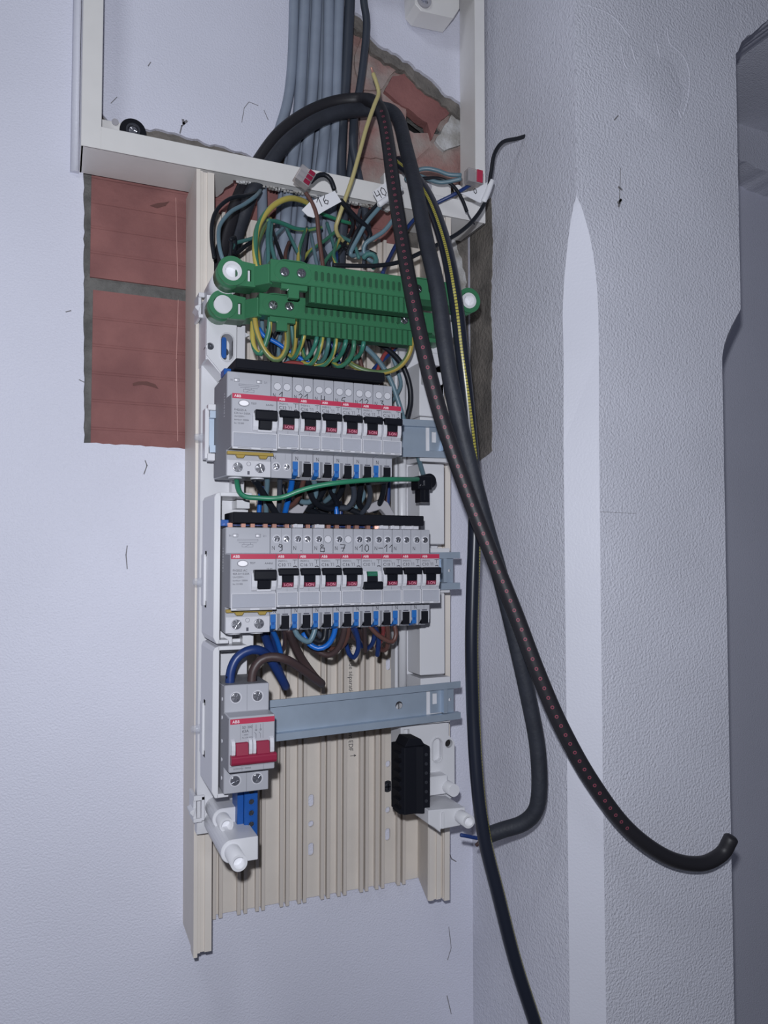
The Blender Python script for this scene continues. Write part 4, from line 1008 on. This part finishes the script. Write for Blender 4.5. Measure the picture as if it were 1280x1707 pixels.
# ---- the two heavy black cables: up out of the trunking, over the bar and down in front
cable('heavy black cable with small red rings, its end curled up at lower right', 'w_ringprint', 6.4,
      [(352, 470, -40), (366, 430, -40), (384, 370, -36), (402, 320, -30), (430, 270, -27), (468, 220, -26), (515, 187, -26), (560, 170, -28), (600, 166, -36), (623, 170, -54), (637, 190, -70), (646, 235, -88), (656, 310, -118), (670, 400, -150), (686, 490, -182),
       (705, 580, -198), (728, 670, -204), (757, 760, -208), (790, 850, -212), (826, 940, -218), (862, 1030, -224), (896, 1120, -230), (935, 1210, -234), (985, 1300, -236), (1045, 1380, -236), (1110, 1428, -234), (1165, 1440, -232), (1202, 1424, -232), (1218, 1398, -236)], facing=True, step=4.)
cable('heavy worn black cable bent back near its frayed lower end', 'w_rubber', 6.9,
      [(368, 470, -34), (384, 425, -34), (402, 370, -32), (418, 325, -38), (442, 285, -38), (476, 240, -38), (520, 206, -38), (565, 188, -38), (610, 183, -36), (645, 183, -40), (664, 200, -56), (676, 245, -84), (692, 310, -120), (710, 400, -158), (728, 480, -184),
       (742, 580, -194), (758, 670, -196), (782, 770, -196), (808, 870, -196), (836, 970, -196), (860, 1070, -194), (880, 1160, -192), (895, 1240, -190), (899, 1310, -188), (893, 1350, -184), (872, 1372, -176), (836, 1384, -164), (806, 1395, -154)], step=4.)
c3 = cable('glossy black cable with a yellow printed stripe hanging to the floor', 'w_yellowprint', 6.0,
      [(664, 270, -60), (688, 292, -84), (716, 335, -118), (741, 405, -152), (758, 490, -177), (769, 580, -178), (781, 690, -172), (790, 800, -164), (791, 880, -160), (788, 980, -158), (786, 1080, -157), (789, 1200, -156), (796, 1310, -160), (808, 1400, -164), (830, 1490, -168), (858, 1600, -172), (890, 1700, -176), (940, 1850, -180), (1000, 2050, -180)], step=4., facing=True)
wire('thin navy conductor poking left from the frayed cable end', 'w_navy', 1.7, [(812, 1395, -150), (795, 1397), (780, 1394), (768, 1392, -146)])
wire('short grey-brown conductor stub below the frayed cable end', 'w_darkbrown', 1.7, [(812, 1398, -150), (802, 1402), (794, 1409, -146)])
# ---- wires over the green strips
wire('thick yellow-green earth wire arching up from the upper green strip', 'w_yg_yellow', 2.6, [(429, 450, -118), (425, 420, -114), (428, 385, -108), (440, 360), (458, 341), (480, 331, -92), (500, 333), (514, 341, -74), (525, 352, -60)])
wire('ochre earth wire beside the thick arching one', 'w_yg_ochre', 2.2, [(433, 452, -108), (431, 425, -104), (430, 405), (440, 380, -80), (450, 365, -60)])
wire('green wire branching off the thick earth arch to the right', 'w_yg_teal', 2.0, [(447, 368, -84), (460, 369), (475, 374), (492, 381), (512, 383), (535, 380, -52)])
wire('teal wire standing straight at the left of the green strip', 'w_teal', 1.9, [(447, 450, -104), (447, 420), (446, 395), (449, 370, -84)])
wire('second teal wire curving down to the green strip screws', 'w_teal', 1.9, [(452, 372, -80), (451, 400), (456, 425), (464, 448, -104)])
wire('steel blue wire looping over the black cables at the left', 'w_steel', 1.8, [(376, 445, -116), (367, 418, -112), (364, 392), (368, 373), (385, 353), (408, 340), (426, 327, -70), (434, 318, -48)])
wire('black wire loop hugging the left wall of the trunking', 'w_black', 1.8, [(357, 430, -96), (353, 400), (354, 370), (363, 348), (384, 331), (410, 326, -64), (432, 320, -46)])
wire('grey-green wire pair strand crossing from the black cables, upper one', 'w_teal', 1.7, [(386, 415, -92), (392, 406), (408, 401), (424, 396), (440, 388, -64)])
wire('black wire bent in a sharp hook beside the black cables', 'w_black', 1.8, [(384, 400, -96), (391, 396), (392, 406), (390, 420), (396, 421), (412, 408), (430, 398, -70)])
wire('black stub wire dropping behind the left green end ring', 'w_black', 1.7, [(386, 405, -100), (384, 425), (381, 450, -104)])
wire('brown wire from the upper lever connector down to the green strip', 'w_brown', 1.9, [(510, 322, -102), (521, 340), (528, 360), (531, 390), (535, 420), (539, 450, -112)])
wire('long yellow bare-ended wire rising above the frame bar', 'w_bare', 2.0, [(622, 123, -92), (628, 140), (631, 156), (624, 175), (611, 212), (600, 252), (588, 295, -94), (576, 330), (565, 362, -84), (560, 382, -78), (570, 400, -70), (592, 408, -60)], tip=('copper', [(622, 123, -92), (619, 113, -92)], 1.2))
wire('black wire hooping out of the left lever connector into its tag', 'w_black', 2.2, [(518, 303, -100), (528, 294), (540, 291), (551, 299), (557, 315, -100)])
wire('black wire leaving the numbered tag downward to the right', 'w_black', 2.3, [(568, 334, -100), (580, 348), (595, 364), (610, 377), (617, 390), (612, 402, -80)])
wire('pale teal wire under the numbered tag forty, front one of two', 'w_steel', 2.1, [(652, 322, -92), (634, 344), (612, 370), (597, 396), (584, 424, -84), (600, 424), (614, 420, -76)])
wire('dark twin of the pale teal wire under the tag', 'w_black', 1.9, [(645, 325, -88), (628, 342), (606, 366), (591, 394), (578, 424, -80)])
wire('teal wire curling left out from behind the ringed cable', 'w_steel', 2.1, [(668, 340, -96), (655, 366), (640, 385), (622, 397), (609, 406), (606, 420, -80), (614, 432), (624, 438)])
wire('dark teal looped wire end just above the green strip', 'w_teal', 2.4, [(606, 430, -92), (612, 424), (622, 425), (627, 434), (622, 446, -104)])
wire('navy wire running from the right connector down behind the cables', 'w_navy', 1.9, [(792, 302, -82), (776, 313), (757, 324, -74), (722, 342, -62), (690, 366, -56), (664, 402, -56), (648, 432, -70), (638, 455, -100)])
wire('long black wire sweeping right and up to a bare tip on the wall', 'w_black', 2.0, [(556, 442, -112), (588, 443), (625, 443), (665, 437), (700, 422), (735, 405), (765, 388), (788, 368), (806, 342), (814, 315), (819, 285), (824, 257), (838, 237), (862, 231), (880, 225), (888, 217, -112)], tip=('chrome', [(888, 217, -112), (905, 206, -112)], .9))
wire('short black wire with a frayed tip under the right connector', 'w_black', 1.8, [(686, 300, -66), (712, 297), (738, 299), (757, 312), (770, 332), (778, 352, -84)], tip=('steel_dark', [(778, 352, -84), (784, 364, -86), (791, 374, -86)], .7))
wire('upper grey-teal wire of the pair entering the right connector', 'w_steel', 2.1, [(676, 300, -60), (690, 287), (708, 281), (728, 284), (748, 291), (768, 292, -84)])
wire('lower grey-teal wire of the pair entering the right connector', 'w_steel', 2.1, [(676, 298, -56), (694, 292), (712, 298), (732, 304), (752, 302), (768, 298, -84)])
UP = 'thin wires fanning out behind the upper green strip'
for mname, cw, p in [('w_teal', 'teal', [(478, 382, -62), (490, 408), (503, 436), (506, 452, -100)]), ('w_yg_half', 'yellow-green', [(510, 382, -60), (501, 408), (497, 432), (498, 452, -100)]),
                 ('w_darkgrey', 'dark grey', [(512, 380, -56), (508, 410), (502, 452, -96)]), ('w_yg_green', 'olive', [(562, 384, -60), (540, 402), (515, 420), (503, 438), (502, 452, -98)]),
                 ('w_steel', 'steel blue', [(518, 390, -58), (523, 415), (530, 450, -98)]), ('w_teal', 'teal', [(545, 372, -52), (553, 398), (560, 425), (562, 450, -94)]),
                 ('w_brown', 'brown', [(482, 404, -60), (476, 422), (475, 450, -92)]), ('w_yg_green', 'olive', [(566, 410, -84), (551, 424), (541, 438), (538, 450, -104)]),
                 ('w_black', 'black', [(454, 384, -60), (460, 402), (470, 430), (478, 450, -96)]), ('w_steel', 'steel blue', [(472, 380, -54), (456, 396), (444, 420), (441, 450, -92)]),
                 ('w_darkgrey', 'dark grey', [(530, 385, -50), (536, 410), (545, 430), (550, 452, -94)]), ('w_black', 'black', [(580, 350, -46), (588, 375), (578, 400), (560, 425), (556, 452, -90)]),
                 ('w_green', 'green', [(535, 356, -60), (552, 362), (568, 368), (584, 372, -50)]), ('w_yg_half', 'yellow-green', [(560, 440, -104), (556, 424), (560, 410), (566, 398, -80)]),
                 ('w_darkgrey', 'dark grey', [(600, 350, -44), (596, 376), (610, 400), (606, 440, -80)]), ('w_teal', 'teal', [(562, 392, -64), (576, 398), (590, 408), (598, 430, -90)]),
                 ('w_navy', 'navy', [(556, 412, -70), (561, 424), (560, 452, -100)]), ('w_black', 'black', [(574, 412, -60), (592, 420), (612, 418), (626, 424, -70)])]:
    wire(cw + ' wire dropping into the tangle behind the upper green strip', mname, 1.75, p, group=UP)
# ---- loops under the lower green strip
LP = 'earth wire loops under the lower green strip'
for lb, mname, r, p in [
    ('broad ochre earth wire loop under the left end of the lower green strip', 'w_yg_ochre', 2.5, [(424, 528, -126), (427, 548), (434, 570), (444, 588), (456, 599), (467, 598), (476, 585), (479, 565), (477, 530, -128)]),
    ('green and yellow loop at the far left under the lower green strip', 'w_yg_half', 2.3, [(450, 530, -132), (448, 553), (441, 576), (434, 590), (426, 584), (421, 565), (422, 525, -116)]),
    ('ochre wire dropping straight beside the green hanger tab', 'w_yg_ochre', 2.0, [(492, 530, -126), (493, 555), (491, 578), (486, 594, -108)]),
    ('bright yellow loop starting at the first comb tooth', 'w_yg_yellow', 2.0, [(508, 543, -138), (506, 562), (499, 582), (489, 597), (480, 590, -106)]),
    ('teal wire behind the hanger tab of the lower green strip', 'w_teal', 2.0, [(484, 530, -118), (488, 560), (492, 585), (496, 600, -104)]),
    ('thin green loop between the second and third yellow loops', 'w_yg_teal', 1.9, [(529, 548, -136), (527, 568), (519, 588), (509, 598), (504, 580, -106)]),
    ('bright yellow loop in the middle of the comb', 'w_yg_yellow', 2.1, [(539, 548, -139), (535, 574), (528, 594), (516, 608), (504, 604, -110)]),
    ('teal loop right of the middle yellow loop', 'w_teal', 1.9, [(548, 550, -137), (547, 574), (542, 594), (534, 604), (524, 600, -106)]),
    ('yellow loop reaching low over the upper busbar', 'w_yg_yellow', 2.0, [(560, 551, -139), (559, 574), (553, 594), (541, 608), (525, 611, -112)]),
    ('bright teal loop fourth from right under the comb', 'w_yg_teal', 2.0, [(578, 553, -138), (575, 575), (567, 593), (555, 604, -108)]),
    ('short teal wire tucked behind the bright teal loop', 'w_teal', 1.9, [(569, 552, -130), (565, 572), (558, 588, -106)]),
    ('olive loop bending under a white glint', 'w_yg_green', 2.1, [(588, 555, -136), (590, 575), (586, 593), (576, 606), (564, 611), (555, 604, -108)]),
    ('rightmost teal loop under the comb', 'w_yg_teal', 2.0, [(607, 557, -138), (605, 577), (598, 593), (584, 600, -108)]),
    ('long ochre wire sagging from the right end of the lower green strip', 'w_yg_ochre', 2.4, [(687, 548, -134), (686, 574), (678, 597), (661, 614), (636, 621), (610, 618), (588, 609), (578, 600, -112)]),
    ('short ochre wire bow behind the right end of the comb', 'w_yg_ochre', 2.2, [(664, 548, -122), (657, 561), (642, 569), (626, 568), (612, 560), (606, 550, -112)])]:
    p = [(p[0][0], p[0][1], -128), (p[1][0], p[1][1], -131)] + p[2:] if p[0][2] < -133 else p
    wire(lb, mname, r, p, group=LP)
wire('bright blue wire slanting behind the earth loops', 'w_blue', 2.0, [(432, 548, -104), (440, 560), (462, 572), (488, 590), (512, 604), (528, 612, -108)])
wire('blue-grey wire sweeping right past the end of the upper row', 'w_steel', 2.4, [(585, 562, -108), (610, 580), (632, 603), (650, 632), (662, 664), (673, 700, -100), (684, 730, -94), (695, 756, -96), (702, 780, -110), (708, 800, -128)])
wire('black wire bowing right past the end of the upper row', 'w_black', 2.6, [(588, 556, -104), (618, 566), (648, 584), (670, 608), (682, 640), (684, 672), (676, 705, -96), (670, 725, -92)])
wire('navy wire crossing under the sagging ochre wire', 'w_navy', 1.9, [(664, 575, -96), (645, 594), (624, 614), (610, 640, -98)])
wire('slate wire crooked behind the last upper breaker', 'w_steel', 1.9, [(655, 596, -86), (664, 622), (668, 642), (658, 662), (640, 684), (630, 700, -92)])
wire('red-brown wire arching over the upper busbar', 'w_redbrown', 1.7, [(462, 612, -112), (480, 605), (500, 606), (518, 613, -112)])
wire('purple-brown wire stub right of the comb', 'w_redbrown', 1.8, [(662, 572, -98), (655, 580), (640, 592), (628, 620, -100)])
TG = 'dark wires in the shade between the lower green strip and the upper row'
for cw, mname, p in [('black', 'w_black', [(446, 545, -92), (458, 575), (452, 610, -92)]), ('black', 'w_black', [(470, 540, -90), (452, 575), (462, 612, -94)]), ('slate', 'w_steel', [(470, 545, -88), (464, 580), (468, 612, -92)]),
                 ('black', 'w_black', [(500, 535, -90), (515, 570), (520, 612, -92)]), ('slate', 'w_steel', [(505, 540, -88), (496, 570), (476, 605, -92)]), ('navy', 'w_navy', [(545, 560, -90), (560, 590), (570, 625, -92)]),
                 ('slate', 'w_steel', [(523, 560, -90), (540, 590), (545, 620, -94)]), ('black', 'w_black', [(560, 545, -88), (548, 590), (552, 622, -92)]), ('brown', 'w_brown', [(590, 570, -90), (600, 600), (610, 640, -94)]),
                 ('black', 'w_black', [(600, 545, -88), (576, 590), (570, 622, -94)]), ('slate', 'w_steel', [(436, 530, -100), (437, 545), (437, 558, -100)]), ('brown', 'w_brown', [(630, 600, -88), (634, 630), (640, 660, -92)])]:
    wire(cw + ' wire in the shaded tangle between green strip and busbar', mname, 2.0, p, group=TG)
# ---- between upper and middle rows
wire('single long green wire strung from the upper residual unit to a black splice', 'w_green', 2.1, [(394, 788, -138), (395, 806, -144), (399, 820), (409, 828), (430, 830), (455, 831, -158), (474, 828), (500, 818), (530, 810), (570, 804, -172), (620, 800), (660, 799, -166), (690, 799, -150), (703, 798, -142)])
B1 = 'wires hanging below the upper breaker row'
for lb, mname, r, p in [
    ('black twin-end wire dropping below the upper residual unit', 'w_black', 2.8, [(424, 800, -140), (432, 812), (446, 834), (460, 856), (470, 872, -116)]),
    ('steel wire below the right screw of the upper residual unit', 'w_steel', 2.2, [(446, 790, -140), (445, 812), (443, 832), (444, 860, -112)]),
    ('dark upright wire below the C32 breaker', 'w_darkgrey', 2.2, [(467, 790, -140), (466, 815), (465, 845), (462, 866, -116)]),
    ('bright blue wire below the C32 breaker', 'w_blue', 2.5, [(487, 788, -142), (486, 808), (481, 830), (475, 855, -118)]),
    ('brown wire curving left below the breaker marked 21', 'w_brown', 2.2, [(508, 792, -146), (503, 812), (497, 830), (487, 842), (476, 846, -116)]),
    ('teal-grey wire hooked below the breaker marked 4', 'w_steel', 2.4, [(521, 796, -146), (526, 812), (525, 828), (515, 837), (502, 836), (492, 830, -114)]),
    ('teal-grey wire below the breaker marked 5', 'w_steel', 2.3, [(558, 794, -146), (557, 812), (552, 826), (542, 836, -114)]),
    ('dark grey hooked wire below the breaker marked 12', 'w_darkgrey', 2.6, [(583, 796, -142), (590, 818), (588, 836), (578, 847), (564, 846, -116)]),
    ('rightmost dark grey hooked wire under the upper row', 'w_darkgrey', 2.4, [(612, 800, -142), (617, 822), (613, 842), (603, 856, -114)]),
    ('black wire curving down below the last upper breaker', 'w_black', 2.6, [(641, 790, -144), (640, 812), (635, 834), (624, 852, -114)])]:
    wire(lb, mname, r, p, group=B1)
for cw, mname, p in [('black', 'w_black', [(512, 796, -144), (516, 818), (528, 840), (550, 848), (566, 840, -116)]), ('black', 'w_black', [(545, 792, -144), (540, 815), (525, 838), (505, 850, -112)]),
                 ('black', 'w_black', [(545, 794, -140), (552, 818), (562, 840), (556, 856, -112)]), ('black', 'w_black', [(574, 794, -144), (570, 815), (560, 832), (540, 846, -112)]),
                 ('black', 'w_black', [(605, 796, -142), (600, 818), (598, 838), (608, 850, -112)]), ('black', 'w_black', [(500, 800, -130), (495, 820), (505, 845), (530, 856, -110)]),
                 ('black', 'w_black', [(470, 810, -110), (480, 835), (510, 850), (545, 854, -108)]), ('slate', 'w_steel', [(530, 806, -120), (534, 830), (520, 848, -106)]),
                 ('slate', 'w_steel', [(596, 806, -120), (606, 826), (590, 850, -106)]), ('navy', 'w_navy', [(566, 838, -110), (568, 850), (566, 866, -110)]),
                 ('black', 'w_black', [(500, 846, -110), (540, 838), (580, 848), (604, 858, -110)])]:
    wire(cw + ' wire in the dark knot under the middle of the upper row', mname, 2.7 if cw == 'black' else 2.2, p, group='dark knot of wires under the upper row')
wire('blue wire standing upright beside a brown one, left above the middle busbar', 'w_blue', 2.0, [(436, 812, -96), (433, 835), (431, 866, -100)])
wire('brown wire standing upright beside a blue one, left above the middle busbar', 'w_darkbrown', 2.0, [(440, 812, -90), (438, 835), (437, 866, -96)])
wire('navy wire hanging straight behind the last upper breaker', 'w_navy', 2.2, [(648, 790, -84), (647, 820), (645, 850, -88)])
wire('brown wire hanging straight behind the last upper breaker', 'w_brown', 2.0, [(643, 790, -88), (642, 825), (640, 856, -92)])
wire('bright blue wire end above the middle of the lower busbar', 'w_blue', 2.1, [(560, 846, -122), (561, 856), (560, 868, -122)])
# grey clamp pieces near the right end of the knot
cl = MB(); a = P(617, 846, -120); b = P(637, 838, -120); c = P(652, 856, -118)
cl.prism([(a.x - 4, a.z - 3), (a.x + 1, a.z + 3.5), (b.x - 1, b.z + 3.5), (b.x + 5, b.z), (b.x + 12, c.z - 2), (b.x + 4, c.z - 3), (b.x - 2, b.z - 6), (a.x - 2, a.z - 5)], -122, -114, 'y')
single('cable_clamp', cl, 'ring_grey', 'crumpled grey plastic clamp above the right half of the middle busbar', 'clamp', bevel=.6)
cl = MB(); a = P(497, 846, -118); cl.prism([(a.x - 9, a.z - 4), (a.x - 3, a.z + 1), (a.x + 5, a.z + 6), (a.x + 9, a.z + 3), (a.x + 4, a.z - 5), (a.x - 5, a.z - 6)], -120, -112, 'y')
single('cable_clamp', cl, 'ring_grey', 'crumpled grey plastic clamp in the knot left of centre', 'clamp', bevel=.6)
# black splice connector
sp = P(703, 806, -140)
sc_ = thing('splice_connector', 'black splice connector joining the green and the blue-grey wire', 'connector', (sp.x, -140, sp.z - 16))
part('body', MB().box(sp.x - 7, sp.x + 6.5, -148, -132, sp.z - 6, sp.z + 6), 'black_abs', sc_, .8)
part('round_head', MB().cyl((sp.x + 5, -146, sp.z + 2), 6.6, 13, 'y', 24), 'black_abs', sc_, .5)
part('tail', MB().box(sp.x - 4, sp.x + 4.5, -146, -134, sp.z - 17, sp.z - 5).box(sp.x - .6, sp.x + .6, -147, -145, sp.z - 16, sp.z - 4), 'black_abs', sc_, .5)
part('metal_jaw', MB().box(sp.x - 5.4, sp.x - 4.2, -148.6, -147.8, sp.z - 3, sp.z - 1.6).box(sp.x - 1.8, sp.x - 1.0, -148.6, -147.8, sp.z - 3, sp.z + 2).box(sp.x - 5, sp.x - 1.5, -148.6, -147.9, sp.z - 3, sp.z - 2.4), 'chrome', sc_)
# ---- below the middle row
B2 = 'wires hanging below the middle breaker row'
for lb, mname, r, p in [
    ('bright blue wire slanting down below the first middle breaker', 'w_blue', 2.2, [(449, 1038, -146), (455, 1052), (462, 1068), (468, 1088, -118)]),
    ('navy wire behind the bright blue one below the first middle breaker', 'w_navy', 2.1, [(452, 1046, -128), (456, 1066), (461, 1088, -108)]),
    ('thin brown wire below the first middle breaker', 'w_darkbrown', 1.9, [(473, 1044, -146), (475, 1062), (474, 1078), (468, 1088, -112)]),
    ('brown wire slanting behind the navy cable', 'w_darkbrown', 1.9, [(446, 1052, -116), (455, 1070), (463, 1090, -104)]),
    ('steel wire bow between the second and third middle breakers', 'w_steel', 2.3, [(490, 1044, -146), (495, 1058), (506, 1067), (516, 1069), (523, 1056), (527, 1040, -146)]),
    ('blue wire bow under the second to fourth middle breakers', 'w_blue', 2.3, [(506, 1056, -134), (514, 1072), (530, 1081), (545, 1076), (555, 1062), (560, 1042, -147)]),
    ('black wire bow under the third middle breaker', 'w_black', 2.7, [(508, 1042, -142), (517, 1060), (530, 1070), (540, 1066), (543, 1044, -144)]),
    ('dark wire tucked behind the black bow', 'w_darkgrey', 2.6, [(520, 1044, -132), (535, 1060), (545, 1066), (549, 1044, -132)]),
    ('lowest brown wire bow under the third and fourth middle breakers', 'w_darkbrown', 2.6, [(516, 1076, -118), (530, 1086), (547, 1092), (561, 1084), (570, 1066), (575, 1044, -146)]),
    ('brown wire curving left under the fourth middle breaker', 'w_brown', 2.3, [(581, 1042, -147), (579, 1060), (571, 1076), (558, 1082), (545, 1080, -118)]),
    ('blue wire loop dipping lowest under the switched-off breaker', 'w_navy', 2.1, [(590, 1042, -147), (596, 1062), (597, 1082), (590, 1096), (582, 1090), (577, 1074, -116)]),
    ('second blue wire beside the dipping blue loop', 'w_navy', 2.3, [(587, 1044, -143), (595, 1062), (602, 1078, -118)]),
    ('thin brown upright wire under the switched-off breaker', 'w_darkbrown', 1.9, [(607, 1040, -147), (608, 1060), (609, 1086, -120)]),
    ('brown wire crossing right under the switched-off breaker', 'w_brown', 2.0, [(612, 1038, -147), (625, 1054), (640, 1065), (654, 1070), (660, 1058), (657, 1040, -147)]),
    ('brown wire passing behind the blue loops', 'w_darkbrown', 2.3, [(578, 1052, -124), (592, 1064), (608, 1076), (620, 1080, -116)]),
    ('navy wire curling left under the breaker marked 11', 'w_navy', 2.0, [(622, 1040, -147), (625, 1054), (620, 1074), (610, 1083, -116)]),
    ('blue wire dropping straight under the breaker marked 11', 'w_navy', 2.2, [(624, 1042, -145), (631, 1064), (629, 1092, -120)]),
    ('red-brown wire short under the breaker marked 11', 'w_redbrown', 2.0, [(638, 1042, -147), (639, 1054), (634, 1070), (628, 1078, -118)]),
    ('brown wire loop end under the second last middle breaker', 'w_brown', 2.2, [(645, 1040, -147), (647, 1060), (645, 1080), (637, 1084), (633, 1076, -118)]),
    ('brown upright wire left of the navy loops', 'w_darkbrown', 2.0, [(598, 1044, -132), (603, 1062), (608, 1074, -112)])]:
    wire(lb, mname, r, p, group=B2)
cable('thick navy cable hooped from the main switch to the middle residual unit', 'w_navy', 3.7, [(383, 1140, -146), (385, 1118), (394, 1098), (410, 1086), (428, 1083, -146), (445, 1092), (460, 1114), (472, 1136, -126), (476, 1144, -118), (470, 1132, -108), (458, 1102, -108), (446, 1072, -112), (438, 1048, -120)])
cable('thick brown cable hooped from the main switch to the middle row', 'w_darkbrown', 3.6, [(419, 1140, -146), (422, 1118), (434, 1101), (452, 1095), (476, 1099, -148), (500, 1113), (520, 1128), (533, 1137, -126), (535, 1139, -118), (524, 1128, -110), (505, 1102, -112), (490, 1074, -126), (481, 1048, -144)])
for x in (378, 382, 386, 415, 420, 426):
    wire('fine copper strand at the top terminals of the main switch', 'black_matte', .7, [(x, 1128, -148 + (x % 3)), (x + 1, 1134), (x + 2, 1141, -146)], name='wire_strand', group='copper strands at the main switch')

# ================================================================== CONNECTORS AND TAGS
def lever_connector(label, cx, cy, Y, ang, w, h, levers, flip):
    c = P(cx, cy, Y)
    t = thing('lever_connector', label, 'connector', (c.x, Y, c.z - h / 2), 'clear lever wire connectors')
    ca, sa = math.cos(ang), math.sin(ang)
    def rot(b):
        b.v = [(c.x + x * ca - z * sa, y, c.z + x * sa + z * ca) for x, y, z in b.v]; return b
    part('clear_body', rot(MB().box(-w / 2, w / 2, Y - 5, Y + 5, -h / 2, h / 2)), 'smoke_clear', t, .7)
    k = w / levers
    for i in range(levers):
        x = -w / 2 + k * i
        part('red_lever', rot(MB().box(x + .5, x + k - .5, Y - 6.2, Y - 4.6, -h / 2 + 1, -h / 2 + h * .45)), 'red_lever' if not flip else 'red_print', t, .4)
        part('inner_clamp', rot(MB().box(x + 1, x + k - 1, Y - 3, Y + 3, h * .02, h * .4)), 'ring_grey', t, .3)
    return t
lever_connector('clear lever connector with dark red levers tilted above the frame bar', 507, 296, -102, math.radians(62), 15, 15, 3, False)
lever_connector('clear lever connector with one coral lever at the right frame corner', 789, 296, -92, math.radians(88), 13.5, 17, 1, True)
def tag_(label, pts, Y, txt, tx_, tz, size, rot, tube_pts=None):
    q = px(pts, Y)
    m = MB().prism(q, Y, Y + .7, 'y')
    o = single('cable_tag', m, 'tag_paper', label, 'tag', 'white numbered cable tags')
    h = MB(); c = P(tx_, tz, Y); hand(h, txt, c.x, c.z, Y, size, .7, rot); part('handwriting', h, 'ink', o)
    if tube_pts:
        e = MB(); tube(e, spline(route(tube_pts), 3.), 2.9, 12); part('sleeve', e, 'tag_paper', o)
    return o
tag_('white folded cable tag inked 16 below the tilted connector', [(503, 350), (517, 336), (558, 318), (569, 336), (540, 352), (523, 363), (513, 360)], -104, '16', 531, 346, 8., .5)
tag_('white cable tag inked 40 beside the ringed black cable', [(621, 320), (649, 299), (668, 318), (634, 345)], -96, '40', 630, 333, 8., .62, [(632, 341, -98), (650, 328), (668, 314, -98)])
tag_('white cable tag inked 0 under the coral lever connector', [(768, 322), (788, 318), (818, 300), (822, 306), (808, 336), (800, 338)], -110, '0', 790, 323, 5., .2, [(806, 336, -112), (813, 320), (819, 302, -112)])
